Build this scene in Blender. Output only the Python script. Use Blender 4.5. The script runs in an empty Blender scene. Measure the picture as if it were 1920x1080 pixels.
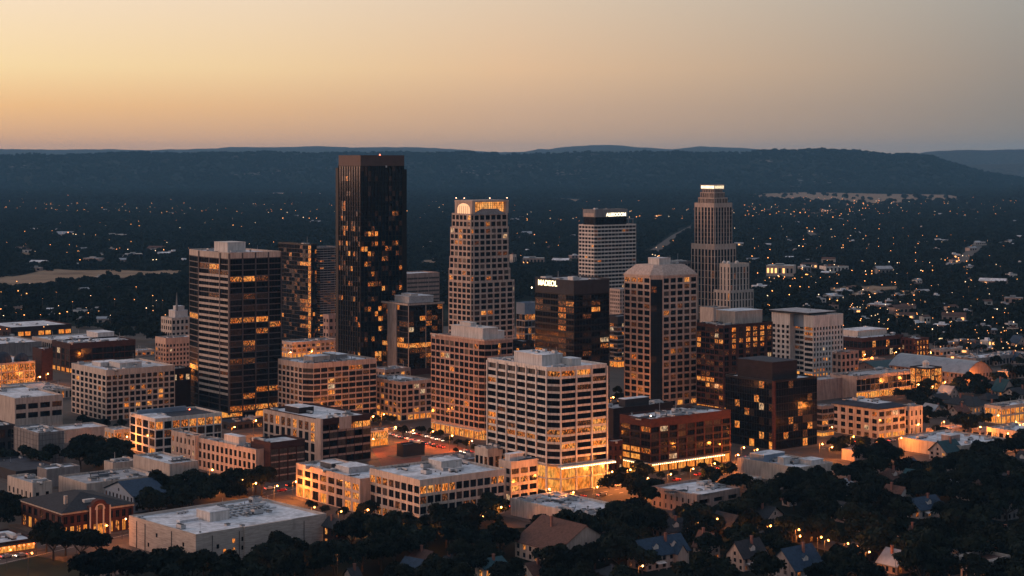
import bpy, bmesh, math, random
import numpy as np
from mathutils import Vector, Matrix

# ------------------------------------------------------------------ camera, sky, sun, exposure
scn = bpy.context.scene
COL = scn.collection
F, CX, HY, EYE = 3400.0, 960.0, 300.0, 150.0          # lens in photo pixels, centre column, horizon row, eye height (m)
cam = bpy.data.cameras.new("camera"); camo = bpy.data.objects.new("camera", cam); COL.objects.link(camo)
camo.location = (0, 0, EYE); camo.rotation_euler = (math.radians(90), 0, 0)
cam.sensor_width = 36; cam.lens = 36 * F / 1920; cam.shift_y = -(540 - HY) / 1920
cam.clip_start = 1; cam.clip_end = 80000
scn.camera = camo
scn.render.engine = 'CYCLES'
cy = scn.cycles
cy.use_denoising = True; cy.max_bounces = 5; cy.diffuse_bounces = 2; cy.glossy_bounces = 2; cy.transmission_bounces = 2
cy.volume_bounces = 0; cy.transparent_max_bounces = 6; cy.sample_clamp_indirect = 3; cy.caustics_reflective = False; cy.caustics_refractive = False
cy.use_light_tree = True
try: cy.denoiser = 'OPENIMAGEDENOISE'; cy.denoising_input_passes = 'RGB_ALBEDO_NORMAL'
except Exception: pass
vs = scn.view_settings; vs.view_transform = 'Standard'; vs.look = 'None'; vs.exposure = 0; vs.gamma = 1; vs.use_curve_mapping = False

world = bpy.data.worlds.new("World"); scn.world = world; world.use_nodes = True
nt = world.node_tree; nt.nodes.clear()
SUN_AZ, SUN_EL = -78.0, 6.0                            # degrees from the view direction, towards the left
def N(t, typ, **kw):
    n = t.nodes.new(typ)
    for k, v in kw.items(): setattr(n, k, v)
    return n
def srgb(r, g, b):
    f = lambda c: ((c / 255 + 0.055) / 1.055) ** 2.4 if c > 10 else c / 255 / 12.92
    return (f(r), f(g), f(b), 1)
def ramp_node(t, stops, fac):
    r = N(t, 'ShaderNodeValToRGB'); r.color_ramp.interpolation = 'LINEAR'
    e = r.color_ramp.elements
    e[0].position, e[0].color = stops[0]; e[1].position, e[1].color = stops[-1]
    for p, c in stops[1:-1]:
        x = e.new(p); x.color = c
    t.links.new(fac, r.inputs[0]); return r.outputs[0]
def math_node(t, op, a, b=None):
    m = N(t, 'ShaderNodeMath', operation=op)
    for i, v in enumerate((a, b)):
        if v is None: continue
        if isinstance(v, (int, float)): m.inputs[i].default_value = v
        else: t.links.new(v, m.inputs[i])
    return m.outputs[0]
tc = N(nt, 'ShaderNodeTexCoord'); sx = N(nt, 'ShaderNodeSeparateXYZ'); nt.links.new(tc.outputs['Generated'], sx.inputs[0])
az = math_node(nt, 'ARCTAN2', sx.outputs[0], sx.outputs[1])
az01 = math_node(nt, 'ADD', math_node(nt, 'MULTIPLY', az, 1 / (2 * math.pi)), 0.5)
P_ = lambda d: d / 360 + 0.5
sc_ = lambda c, k: (c[0] * k, c[1] * k, c[2] * k, 1)
def band(l, c, r, gl=1.2, back=0.24):
    l, c, r = srgb(*l), srgb(*c), srgb(*r)
    dusk = (back * .95, back * .95, back * 1.12, 1)
    return [(0.0, dusk), (P_(-120), sc_(l, 0.75)), (P_(-75), sc_(l, gl)), (P_(-40), sc_(l, gl * .93)), (P_(-15.8), l), (P_(-8), sc_([(a * .62 + b * .38) for a, b in zip(l, c)], 1.0)), (P_(0), c), (P_(8), sc_([(a * .5 + b * .5) for a, b in zip(c, r)], 1.0)), (P_(15.8), r), (P_(50), sc_(r, .9)), (1.0, dusk)]
A0 = ramp_node(nt, band((232, 176, 132), (205, 166, 134), (138, 130, 122)), az01)
AM = ramp_node(nt, band((250, 196, 136), (213, 175, 143), (142, 134, 127)), az01)
A1 = ramp_node(nt, band((255, 222, 168), (231, 191, 152), (151, 141, 133)), az01)
A2 = ramp_node(nt, band((251, 225, 194), (226, 200, 173), (161, 156, 150)), az01)
A3 = ramp_node(nt, [(0.0, (.27, .27, .31, 1)), (P_(-60), (.75, .66, .58, 1)), (P_(0), (.56, .52, .52, 1)), (P_(60), (.34, .34, .38, 1)), (1.0, (.27, .27, .31, 1))], az01)
zen = N(nt, 'ShaderNodeRGB'); zen.outputs[0].default_value = (.35, .40, .52, 1)
def mixc(t, a, b, lo, hi, z, smooth=True):
    m = N(t, 'ShaderNodeMapRange'); m.interpolation_type = 'SMOOTHSTEP' if smooth else 'LINEAR'
    m.inputs[1].default_value = lo; m.inputs[2].default_value = hi; t.links.new(z, m.inputs[0])
    x = N(t, 'ShaderNodeMix', data_type='RGBA'); t.links.new(m.outputs[0], x.inputs[0]); t.links.new(a, x.inputs[6]); t.links.new(b, x.inputs[7]); return x.outputs[2]
z = sx.outputs[2]
c0 = mixc(nt, A0, AM, 0.008, 0.029, z, False); c1 = mixc(nt, c0, A1, 0.029, 0.05, z, False); c2 = mixc(nt, c1, A2, 0.05, 0.088, z, False)
c3 = mixc(nt, c2, A3, 0.088, 0.40, z, False); c4 = mixc(nt, c3, zen.outputs[0], 0.40, 0.95, z, False)
sky = N(nt, 'ShaderNodeTexSky', sky_type='NISHITA'); sky.sun_disc = False
sky.sun_elevation = math.radians(2); sky.sun_rotation = math.radians(SUN_AZ); sky.altitude = 300
nm = N(nt, 'ShaderNodeMix', data_type='RGBA', blend_type='ADD'); nm.inputs[0].default_value = 0.015
nt.links.new(c4, nm.inputs[6]); nt.links.new(sky.outputs[0], nm.inputs[7])
bg = N(nt, 'ShaderNodeBackground'); bg.inputs[1].default_value = 1.0
nt.links.new(nm.outputs[2], bg.inputs[0]); wo = N(nt, 'ShaderNodeOutputWorld'); nt.links.new(bg.outputs[0], wo.inputs[0])

sun = bpy.data.lights.new("sun", 'SUN'); suno = bpy.data.objects.new("sun", sun); COL.objects.link(suno)
sun.energy = 2.7; sun.angle = math.radians(32); sun.color = (1.0, .52, .36)
sd = Vector((math.sin(math.radians(SUN_AZ)) * math.cos(math.radians(SUN_EL)), math.cos(math.radians(SUN_AZ)) * math.cos(math.radians(SUN_EL)), math.sin(math.radians(SUN_EL))))
suno.rotation_euler = sd.to_track_quat('Z', 'Y').to_euler()

rng = random.Random(7); nrng = np.random.default_rng(7)

# ------------------------------------------------------------------ surveying: photo column/row on flat ground -> metres
def gp(x, y, z=0.0):
    Y = F * (EYE - z) / (y - HY); return ((x - CX) / F * Y, Y)
def px(X, Y, Z=0.0): return (CX + F * X / Y, HY + F * (EYE - Z) / Y)

# ------------------------------------------------------------------ materials
MATS = {}
def pmat(name, col, rough=.8, metal=0., var=.15, scale=.35, spec=.12, bump=0., kind=None, sc2=None):
    if name in MATS: return MATS[name]
    m = bpy.data.materials.new(name); m.use_nodes = True; t = m.node_tree; b = t.nodes['Principled BSDF']
    b.inputs['Roughness'].default_value = rough; b.inputs['Metallic'].default_value = metal
    b.inputs['Specular IOR Level'].default_value = spec
    g = N(t, 'ShaderNodeNewGeometry')
    n1 = N(t, 'ShaderNodeTexNoise'); n1.inputs['Scale'].default_value = scale; n1.inputs['Detail'].default_value = 6; n1.inputs['Roughness'].default_value = .65
    t.links.new(g.outputs['Position'], n1.inputs['Vector'])
    lo = tuple(max(0, c * (1 - var * 1.6)) for c in col[:3]) + (1,); hi = tuple(c * (1 + var) for c in col[:3]) + (1,)
    c = ramp_node(t, [(.3, lo), (.5, tuple(col[:3]) + (1,)), (.72, hi)], n1.outputs[0])
    if kind in ('brick', 'panel', 'streak'):
        n2 = N(t, 'ShaderNodeTexNoise'); n2.inputs['Scale'].default_value = sc2 or 1.0; n2.inputs['Detail'].default_value = 3
        mp = N(t, 'ShaderNodeMapping'); mp.inputs['Scale'].default_value = (1, 1, .12) if kind == 'streak' else ((.25, .25, 3.2) if kind == 'brick' else (1, 1, 1))
        t.links.new(g.outputs['Position'], mp.inputs[0]); t.links.new(mp.outputs[0], n2.inputs['Vector'])
        mx = N(t, 'ShaderNodeMix', data_type='RGBA', blend_type='MULTIPLY'); mx.inputs[0].default_value = .6
        r2 = ramp_node(t, [(.35, (.55, .55, .55, 1)), (.62, (1.1, 1.1, 1.1, 1))], n2.outputs[0])
        t.links.new(c, mx.inputs[6]); t.links.new(r2, mx.inputs[7]); c = mx.outputs[2]
    t.links.new(c, b.inputs['Base Color'])
    if bump:
        bp = N(t, 'ShaderNodeBump'); bp.inputs['Strength'].default_value = bump; bp.inputs['Distance'].default_value = .2
        t.links.new(n1.outputs[0], bp.inputs['Height']); t.links.new(bp.outputs[0], b.inputs['Normal'])
    MATS[name] = m; return m
def emat(name, lo, hi, strength, thr=(.38, .62), scale=.8, sample=False, base=(.012, .012, .014), lo_f=.04):
    """a window with lights on behind it: lamps, blinds and furniture break the glow up"""
    if name in MATS: return MATS[name]
    m = bpy.data.materials.new(name); m.use_nodes = True; t = m.node_tree; b = t.nodes['Principled BSDF']
    b.inputs['Base Color'].default_value = base + (1,); b.inputs['Roughness'].default_value = .2; b.inputs['Specular IOR Level'].default_value = .3
    g = N(t, 'ShaderNodeNewGeometry')
    n1 = N(t, 'ShaderNodeTexNoise'); n1.inputs['Scale'].default_value = scale; n1.inputs['Detail'].default_value = 3
    mp = N(t, 'ShaderNodeMapping'); mp.inputs['Scale'].default_value = (1.5, 1.5, .8)
    t.links.new(g.outputs['Position'], mp.inputs[0]); t.links.new(mp.outputs[0], n1.inputs['Vector'])
    n2 = N(t, 'ShaderNodeTexNoise'); n2.inputs['Scale'].default_value = scale * .3; n2.inputs['Detail'].default_value = 1
    t.links.new(g.outputs['Position'], n2.inputs['Vector'])
    c = ramp_node(t, [(.35, lo + (1,)), (.65, hi + (1,))], n2.outputs[0])
    s = N(t, 'ShaderNodeMapRange'); s.inputs[1].default_value = thr[0]; s.inputs[2].default_value = thr[1]; s.inputs[3].default_value = strength * lo_f; s.inputs[4].default_value = strength
    t.links.new(n1.outputs[0], s.inputs[0]); t.links.new(c, b.inputs['Emission Color']); t.links.new(s.outputs[0], b.inputs['Emission Strength'])
    m.cycles.emission_sampling = 'AUTO' if sample else 'NONE'
    MATS[name] = m; return m
def lampmat(name, col, strength, sample=False):
    if name in MATS: return MATS[name]
    m = bpy.data.materials.new(name); m.use_nodes = True; b = m.node_tree.nodes['Principled BSDF']
    b.inputs['Base Color'].default_value = (.6, .5, .4, 1); b.inputs['Emission Color'].default_value = col + (1,); b.inputs['Emission Strength'].default_value = strength
    m.cycles.emission_sampling = 'AUTO' if sample else 'NONE'
    MATS[name] = m; return m
G_DARK = pmat('glass_dark', (.004, .005, .009), .1, 0, .3, .6, .16)
G_BLUE = pmat('glass_blue', (.006, .01, .018), .1, 0, .3, .4, .2)
G_BLIND = pmat('glass_blind', (.05, .042, .038), .3, 0, .5, .9, .3)
G_SKY = pmat('glass_pale', (.10, .13, .17), .15, .2, .2, .4, .6)
LIT = emat('window_lit', (1, .21, .025), (1, .36, .08), .85, (.46, .62), 1.15)
LIT2 = emat('window_lit_bright', (1, .25, .03), (1, .41, .10), 1.1, (.38, .58), 1.0)
LITD = emat('window_lit_dim', (1, .22, .04), (1, .36, .12), .34, (.52, .66), 1.5)
LITF = emat('window_lit_faint', (1, .28, .13), (1, .42, .24), .045, (.5, .7), 1.4)
LITW = emat('window_lit_white', (1, .55, .26), (1, .70, .42), .8, (.38, .6), .9)
SHOP = emat('shop_lit', (1, .25, .028), (1, .40, .075), 1.15, (.30, .62), .6, True, lo_f=.28)
M = dict(
    cream=pmat('cream_concrete', (.50, .425, .375), .85, 0, .07, .25, kind='streak'), white=pmat('white_concrete', (.60, .55, .515), .8, 0, .06, .2, kind='streak'),
    tan=pmat('tan_stone', (.44, .345, .30), .85, 0, .08, .25, kind='streak'), pink=pmat('pink_granite', (.33, .235, .205), .8, 0, .1, .3, kind='streak'),
    beige=pmat('beige_precast', (.43, .365, .325), .85, 0, .08, .2, kind='streak'), brown=pmat('brown_stone', (.026, .018, .02), .8, 0, .15, .3, kind='brick'),
    brick=pmat('red_brick', (.078, .030, .025), .9, 0, .2, .4, kind='brick'), dbrick=pmat('dark_brick', (.048, .024, .023), .9, 0, .2, .4, kind='brick'),
    steel=pmat('brushed_spandrel', (.075, .07, .078), .5, .4, .06, .2), black=pmat('dark_metal', (.011, .011, .015), .5, .2, .2, .3),
    bronze=pmat('bronze_frame', (.009, .0075, .0085), .5, .2, .2, .3), grey=pmat('grey_panel', (.21, .20, .205), .7, 0, .1, .3, kind='streak'),
    dgrey=pmat('dark_grey_panel', (.032, .03, .036), .7, 0, .15, .3), blue=pmat('blue_grey_panel', (.16, .22, .30), .6, .1, .12, .3), navy=pmat('navy_panel', (.010, .02, .036), .6, 0, .2, .3),
    wbrick=pmat('painted_brick', (.42, .37, .34), .85, 0, .1, .3, kind='brick'), crown=pmat('brown_crown', (.085, .058, .054), .6, .2, .1, .2),
)
ROOF = pmat('roof_membrane', (.58, .60, .64), .85, 0, .32, .1, bump=.2, kind='panel', sc2=.45); ROOF2 = pmat('roof_gravel', (.33, .33, .345), .95, 0, .3, .25, bump=.3)
ROOFD = pmat('roof_dark', (.035, .04, .055), .8, 0, .3, .3); SHINGLE = pmat('roof_shingle', (.035, .036, .042), .9, 0, .3, 1.2, bump=.3)
SH_BLUE = pmat('roof_slate_blue', (.028, .05, .085), .75, 0, .25, .8); SH_BROWN = pmat('roof_brown', (.10, .055, .045), .9, 0, .25, 1.0); SH_TEAL = pmat('roof_teal', (.02, .06, .075), .6, .2, .2, .5)
METALR = pmat('roof_metal', (.24, .26, .29), .4, .5, .2, .2)
UNIT = pmat('unit_metal', (.38, .39, .41), .55, .3, .2, .6); UNITD = pmat('unit_dark', (.06, .065, .075), .6, .3, .3, .6); PENT = pmat('penthouse_panel', (.52, .49, .475), .75, 0, .06, .3, kind='streak')
FRAME = pmat('window_frame', (.022, .02, .022), .6, .1, .1, 1)
ASPH = pmat('asphalt', (.048, .038, .035), .85, 0, .25, .08, spec=.35); PAVE = pmat('pavement', (.10, .083, .075), .9, 0, .2, .2); PAINT = pmat('road_paint', (.55, .52, .48), .7)
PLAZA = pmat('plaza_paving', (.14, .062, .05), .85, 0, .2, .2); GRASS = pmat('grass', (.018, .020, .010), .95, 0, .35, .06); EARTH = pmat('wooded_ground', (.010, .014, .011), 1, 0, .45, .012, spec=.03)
FIELD = pmat('dry_field', (.22, .155, .105), 1, 0, .3, .02, spec=.05)
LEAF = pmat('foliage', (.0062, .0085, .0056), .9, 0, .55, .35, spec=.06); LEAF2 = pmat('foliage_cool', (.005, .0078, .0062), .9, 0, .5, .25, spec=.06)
for m_ in (LEAF, LEAF2):
    t_ = m_.node_tree; b_ = t_.nodes['Principled BSDF']; oi_ = N(t_, 'ShaderNodeObjectInfo'); mr_ = N(t_, 'ShaderNodeMapRange'); mr_.inputs[3].default_value = .7; mr_.inputs[4].default_value = 2.3; t_.links.new(oi_.outputs['Random'], mr_.inputs[0])
    src_ = b_.inputs['Base Color'].links[0].from_socket; mx_ = N(t_, 'ShaderNodeVectorMath', operation='SCALE'); t_.links.new(src_, mx_.inputs[0]); t_.links.new(mr_.outputs[0], mx_.inputs['Scale']); t_.links.new(mx_.outputs[0], b_.inputs['Base Color'])
BARK = pmat('bark', (.05, .038, .03), .95)
POLE = pmat('pole_metal', (.07, .07, .075), .5, .5); CHIM = pmat('chimney_brick', (.22, .10, .08), .9)

# ------------------------------------------------------------------ mesh and object helpers
def mesh(name, verts, faces, mats, fm=None, smooth=False):
    me = bpy.data.meshes.new(name); me.from_pydata(verts, [], faces)
    for m in (mats if isinstance(mats, (list, tuple)) else [mats]): me.materials.append(m)
    if fm: me.polygons.foreach_set('material_index', fm)
    if smooth: me.polygons.foreach_set('use_smooth', [True] * len(me.polygons))
    me.update(); return me
def link(name, me, parent=None, loc=(0, 0, 0), rz=0, scale=None):
    o = bpy.data.objects.new(name, me); COL.objects.link(o)
    if parent: o.parent = parent
    o.location = loc; o.rotation_euler = (0, 0, rz)
    if scale: o.scale = scale
    return o
def tag(o, label=None, cat=None, group=None, kind=None):
    if label: o['label'] = label
    if cat: o['category'] = cat
    if group: o['group'] = group
    if kind: o['kind'] = kind
    return o
class MB:
    def __init__(s): s.v, s.f, s.m, s.k = [], [], [], {}
    def vert(s, p):
        k = (round(p[0], 3), round(p[1], 3), round(p[2], 3)); i = s.k.get(k)
        if i is None: i = s.k[k] = len(s.v); s.v.append(tuple(p))
        return i
    def quad(s, *ps, m=0):
        ids = [s.vert(p) for p in ps]
        if len(set(ids)) == len(ids): s.f.append(ids); s.m.append(m)
    def box(s, x0, x1, y0, y1, z0, z1, m=0, bottom=False):
        o = len(s.v); s.v += [(x, y, zz) for zz in (z0, z1) for x, y in ((x0, y0), (x1, y0), (x1, y1), (x0, y1))]
        fs = [(0, 1, 5, 4), (1, 2, 6, 5), (2, 3, 7, 6), (3, 0, 4, 7), (4, 5, 6, 7)] + ([(3, 2, 1, 0)] if bottom else [])
        s.f += [[o + i for i in f] for f in fs]; s.m += [m] * len(fs)
    def cyl(s, cx, cy_, r0, r1, z0, z1, n=10, m=0, cap=True):
        o = len(s.v)
        for r, zz in ((r0, z0), (r1, z1)):
            s.v += [(cx + r * math.cos(2 * math.pi * i / n), cy_ + r * math.sin(2 * math.pi * i / n), zz) for i in range(n)]
        s.f += [[o + i, o + (i + 1) % n, o + n + (i + 1) % n, o + n + i] for i in range(n)]; s.m += [m] * n
        if cap: s.f.append([o + n + i for i in range(n)]); s.m.append(m)
    def bar(s, a, b, w, m=0):
        a, b = Vector(a), Vector(b); d = (b - a).normalized(); u = d.orthogonal().normalized() * w / 2; w2 = d.cross(u)
        o = len(s.v); s.v += [tuple(p + q) for p in (a, b) for q in (u + w2, -u + w2, -u - w2, u - w2)]
        for f in ((0, 1, 5, 4), (1, 2, 6, 5), (2, 3, 7, 6), (3, 0, 4, 7), (4, 5, 6, 7), (3, 2, 1, 0)): s.f.append([o + i for i in f]); s.m.append(m)
    def make(s, name, mats, smooth=False): return mesh(name, s.v, s.f, mats, s.m, smooth)
    def build(s, name, mats, parent=None, **k): return link(name, s.make(name, mats), parent, **k)

# rooftop machinery: meshes shared by all roofs
def _hvac():
    b = MB(); b.box(-1, 1, -.6, .6, .12, .8); b.box(-.95, .95, -.55, .55, .8, .86); b.cyl(-.45, 0, .36, .36, .86, 1.0, 12, 1); b.cyl(.45, 0, .36, .36, .86, 1.0, 12, 1)
    for x in (-.85, .85): b.box(x - .06, x + .06, -.6, .6, 0, .12, 1)
    b.box(1, 1.25, -.3, .3, .15, .5, 1); return b.make('air_unit', [UNIT, UNITD])
def _duct():
    b = MB(); b.box(-2, 1.2, -.3, .3, .25, .7); b.box(1.2, 1.8, -.3, .9, .25, .7); b.box(1.2, 1.8, .9, 1.5, 0, .7)
    for x in (-1.6, -.4, .8): b.box(x, x + .12, -.4, .4, 0, .25, 1)
    return b.make('duct', [UNIT, UNITD])
def _vent():
    b = MB(); b.cyl(0, 0, .22, .22, 0, .7, 8); b.cyl(0, 0, .42, .2, .7, .95, 8, 1); return b.make('vent_pipe', [UNIT, UNITD])
def _hatch():
    b = MB(); b.box(-.7, .7, -.7, .7, 0, .45); b.box(-.8, .8, -.8, .8, .45, .55, 1); return b.make('roof_hatch', [UNIT, UNITD])
def _pipes():
    b = MB()
    for y in (-.5, 0, .45): b.bar((-2.6, y, .35), (2.4, y, .35), .16, 1)
    for x in (-2.2, 0, 2): b.box(x - .1, x + .1, -.7, .65, 0, .26)
    b.bar((2.4, -.5, .35), (2.4, -.5, 1.2), .16, 1); b.bar((-2.6, .45, .35), (-2.6, 1.6, .35), .16, 1); return b.make('pipe_run', [UNIT, UNITD])
def _mast():
    b = MB(); b.cyl(0, 0, .06, .04, 0, 2.6, 6); b.cyl(0, 0, .3, .3, 0, .25, 8, 1); b.bar((-.5, 0, 2.2), (.5, 0, 2.2), .06, 1); return b.make('antenna', [UNIT, UNITD])
RU = [('air_unit', _hvac()), ('duct', _duct()), ('vent_pipe', _vent()), ('roof_hatch', _hatch()), ('pipe_run', _pipes()), ('antenna', _mast())]

PANES = {}
def pane_mesh(w, h, nv, nh, mat):
    k = (round(w, 2), round(h, 2), nv, nh, mat.name)
    if k not in PANES:
        b = MB(); e = .03
        b.quad((-w / 2 - e, 0, -h / 2 - e), (w / 2 + e, 0, -h / 2 - e), (w / 2 + e, 0, h / 2 + e), (-w / 2 - e, 0, h / 2 + e))
        t = .05
        for i in range(1, nv): x = -w / 2 + w * i / nv; b.box(x - t, x + t, -.08, .02, -h / 2, h / 2, 1, True)
        for j in range(1, nh): zz = -h / 2 + h * j / nh; b.box(-w / 2, w / 2, -.06, .02, zz - t, zz + t, 1, True)
        PANES[k] = b.make('window', [mat, FRAME])
    return PANES[k]

FOOT = []                                              # footprints on the ground (world polygons) so that trees and cars keep clear
LAND = []                                              # (screen x, screen y of the base, short name) for saying what stands beside what
class Building:
    def __init__(s, name, label, cat, short, xl, xc, xr, yb, yt, a=52, group=None, pave=4.0):
        s.name = name; s.a = math.radians(a)
        X, Y = gp(xc, yb); s.X, s.Y = X, Y
        s.u = (math.sin(s.a), math.cos(s.a)); s.v = (-math.cos(s.a), math.sin(s.a))
        s.Lr, s.Ll = s.U(xr), s.V(xl); s.px = F / Y; s.h = (yb - yt) / s.px; s.yb = yb
        s.root = bpy.data.objects.new(name, None); COL.objects.link(s.root); s.root.location = (X, Y, 0); s.root.rotation_euler = (0, 0, math.pi / 2 - s.a)
        tag(s.root, label, cat, group); s.wins = []; s.short = short
        FOOT.append([s.w(*p) for p in ((-1.5, -1.5), (s.Lr + 1.5, -1.5), (s.Lr + 1.5, s.Ll + 1.5), (-1.5, s.Ll + 1.5))])
        if short: LAND.append(((xl + xr) / 2, yb, short, xl, xr))
        s.rng = random.Random(hash((xl, xc, yb)) & 0xffff)
        if pave:
            b = MB(); p = pave; b.box(-p, s.Lr + p, -p, s.Ll + p, 0.02, .16 + .003 * (len(FOOT) % 23)); o = b.build('pavement', PAVE, loc=(X, Y, 0), rz=math.pi / 2 - s.a); tag(o, kind='structure')
    def U(s, x): k = (x - CX) / F; return (k * s.Y - s.X) / (s.u[0] - k * s.u[1])
    def V(s, x): k = (x - CX) / F; return (k * s.Y - s.X) / (s.v[0] - k * s.v[1])
    def Vat(s, u0, x): k = (x - CX) / F; X, Y = s.X + s.u[0] * u0, s.Y + s.u[1] * u0; return (k * Y - X) / (s.v[0] - k * s.v[1])
    def zy(s, y): return (s.yb - y) / s.px
    def w(s, x, y): return (s.X + s.u[0] * x + s.v[0] * y, s.Y + s.u[1] * x + s.v[1] * y)
    def rect(s, x0=0, y0=0, x1=None, y1=None): x1 = s.Lr if x1 is None else x1; y1 = s.Ll if y1 is None else y1; return [(x0, y0), (x1, y0), (x1, y1), (x0, y1)]
    def section(s, poly=None, z0=0., z1=None, rows=4, mat='cream', gh=0., par=1.2, pitch=4., wf=.6, hf=.55, dep=.35, nv=2, nh=1, lit=.06, glit=.7, dim=.12, glass=None, edges=None, roof=ROOF, litfn=None, parapet=True, wname='wall', bands=None, sill=.5, smat=None, groundcols=True, windows=True):
        """a storey block: walls with real openings and reveals, glass set back in them, and a roof inside a parapet"""
        dep *= .65; hf = min(.94, hf * 1.16); wf = min(.96, wf * 1.14); darkb = mat in ('black', 'bronze', 'dbrick', 'brown', 'dgrey', 'steel')
        poly = poly or s.rect(); z1 = s.h if z1 is None else z1; edges = edges or {}; n = len(poly)
        b = MB(); H = z1 - z0 - gh - par; rh = H / max(rows, 1)
        Z = [z0]; rowz = []
        if gh > 0: rowz.append((z0 + .5, z0 + gh - .7, -1)); Z += [z0 + .5, z0 + gh - .7]
        if rows:
            for j in range(rows):
                a = z0 + gh + j * rh + (1 - hf) * rh * sill; Z += [a, a + hf * rh]; rowz.append((a, a + hf * rh, j))
        Z.append(z1)
        for i in range(n):
            p, q = Vector(poly[i]), Vector(poly[(i + 1) % n]); d = q - p; L = d.length
            if L < .05: continue
            d /= L; nrm = Vector((d.y, -d.x)); e = edges.get(i, {})
            blank = e.get('blank', False) or not windows
            epitch, ewf = e.get('pitch', pitch), e.get('wf', wf); ewf = min(.96, ewf * (1.14 if 'wf' in e else 1)); nb = e.get('bays') or max(1, round(L / epitch))
            bw = L / nb; wid = bw * ewf; X = [0.]
            if not blank:
                for k in range(nb): c = (k + .5) * bw; X += [c - wid / 2, c + wid / 2]
            X.append(L)
            P3 = lambda x, zz, off=0.: (p.x + d.x * x - nrm.x * off, p.y + d.y * x - nrm.y * off, zz)
            wn = s.u[0] * nrm.x + s.v[0] * nrm.y, s.u[1] * nrm.x + s.v[1] * nrm.y; mid = s.w(*((p + q) / 2)); front = -(wn[0] * mid[0] + wn[1] * mid[1]) > 0
            skip = e.get('skip')
            for jx in range(len(X) - 1):
                for jz in range(len(Z) - 1):
                    x0, x1, a, c = X[jx], X[jx + 1], Z[jz], Z[jz + 1]
                    opening = jx % 2 == 1 and jz % 2 == 1 and not blank
                    r = rowz[(jz - 1) // 2][2] if opening else None; bay = (jx - 1) // 2
                    if opening and skip and skip(r, bay): opening = False
                    if not opening: b.quad(P3(x0, a), P3(x1, a), P3(x1, c), P3(x0, c), m=(1 if (smat and jz % 2 == 0 and jx % 2 == 1 and 0 < jz < len(Z) - 2) else 0)); continue
                    D = e.get('dep', dep)
                    b.quad(P3(x0, a), P3(x1, a), P3(x1, a, D), P3(x0, a, D)); b.quad(P3(x0, c, D), P3(x1, c, D), P3(x1, c), P3(x0, c))
                    b.quad(P3(x0, a), P3(x0, a, D), P3(x0, c, D), P3(x0, c)); b.quad(P3(x1, a, D), P3(x1, a), P3(x1, c), P3(x1, c, D))
                    if litfn and (g := litfn(i, r, bay)) is not None: gm = g
                    else:
                        t = s.rng.random(); pl = glit if r == -1 else lit
                        if r == -1: gm = (SHOP if t < pl * .75 else LIT2) if t < pl else G_DARK
                        else: gm = (LIT2 if t < pl * .28 else (LITW if t < pl * .45 else LIT)) if t < pl else (LITD if t < pl + dim * .4 else (LITF if t < pl + dim else (G_BLIND if t > .95 and not darkb else (e.get('glass') or glass or G_DARK))))
                    s.wins.append((front, a, P3((x0 + x1) / 2, (a + c) / 2, D - .04), math.atan2(d.y, d.x), x1 - x0, c - a, e.get('nv', nv), nh, gm))
        # parapet ring, inner faces, roof deck
        if parapet:
            t, dz = .4, min(1.0, max(par * .8, .25)); ins = []
            for i in range(n):
                a, c, e2 = Vector(poly[i - 1]), Vector(poly[i]), Vector(poly[(i + 1) % n])
                d1, d2 = (c - a).normalized(), (e2 - c).normalized(); n1, n2 = Vector((-d1.y, d1.x)), Vector((-d2.y, d2.x)); k = n1 + n2
                ins.append(c + k * (t / max(.3, 1 + n1.dot(n2))))
            for i in range(n):
                j = (i + 1) % n; o1, o2, i1, i2 = poly[i], poly[j], ins[i], ins[j]
                b.quad((*o1, z1), (*o2, z1), (*i2, z1), (*i1, z1)); b.quad((*i1, z1), (*i2, z1), (*i2, z1 - dz), (*i1, z1 - dz))
            mesh_r = mesh('roof', [(*p, z1 - dz) for p in ins], [list(range(n))], roof); link('roof', mesh_r, s.root); s.rz = z1 - dz
        else: s.rz = z1
        mats = [M[mat]] + ([M[smat]] if smat else [])
        b.build(wname, mats, s.root); return s
    def finish(s, cap=100):
        s.wins.sort(key=lambda w: (not w[0], -w[1])); b = MB(); mats = []
        for k, (fr, _, p, r, w, h, nv, nh, gm) in enumerate(s.wins):
            if k < cap and fr: link('window', pane_mesh(w, h, nv, nh, gm), s.root, p, r); continue
            if gm not in mats: mats.append(gm)
            cs, sn = math.cos(r), math.sin(r); o = len(b.v)
            for lx, lz in ((-w / 2 - .03, -h / 2 - .03), (w / 2 + .03, -h / 2 - .03), (w / 2 + .03, h / 2 + .03), (-w / 2 - .03, h / 2 + .03)): b.v.append((p[0] + cs * lx, p[1] + sn * lx, p[2] + lz))
            b.f.append([o, o + 1, o + 2, o + 3]); b.m.append(mats.index(gm))
            if fr and w > 1.6:
                for i in range(1, nv):
                    if FRAME not in mats: mats.append(FRAME)
                    x = -w / 2 + w * i / nv; o = len(b.v); q = .05; ox, oy = sn * .06, -cs * .06
                    for lx, lz in ((x - q, -h / 2), (x + q, -h / 2), (x + q, h / 2), (x - q, h / 2)): b.v.append((p[0] + cs * lx + ox, p[1] + sn * lx + oy, p[2] + lz))
                    b.f.append([o, o + 1, o + 2, o + 3]); b.m.append(mats.index(FRAME))
        if b.v: tag(b.build('window', mats, s.root), kind='stuff')
        return s
    def block(s, name, x0, x1, y0, y1, z0, h, mat=PENT, top=None, cap=True):
        b = MB(); b.box(x0, x1, y0, y1, z0, z0 + h)
        if cap: b.box(x0 - .15, x1 + .15, y0 - .15, y1 + .15, z0 + h + .003, z0 + h + .25, 1, True)
        return b.build(name, [mat, top or ROOF], s.root)
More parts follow.
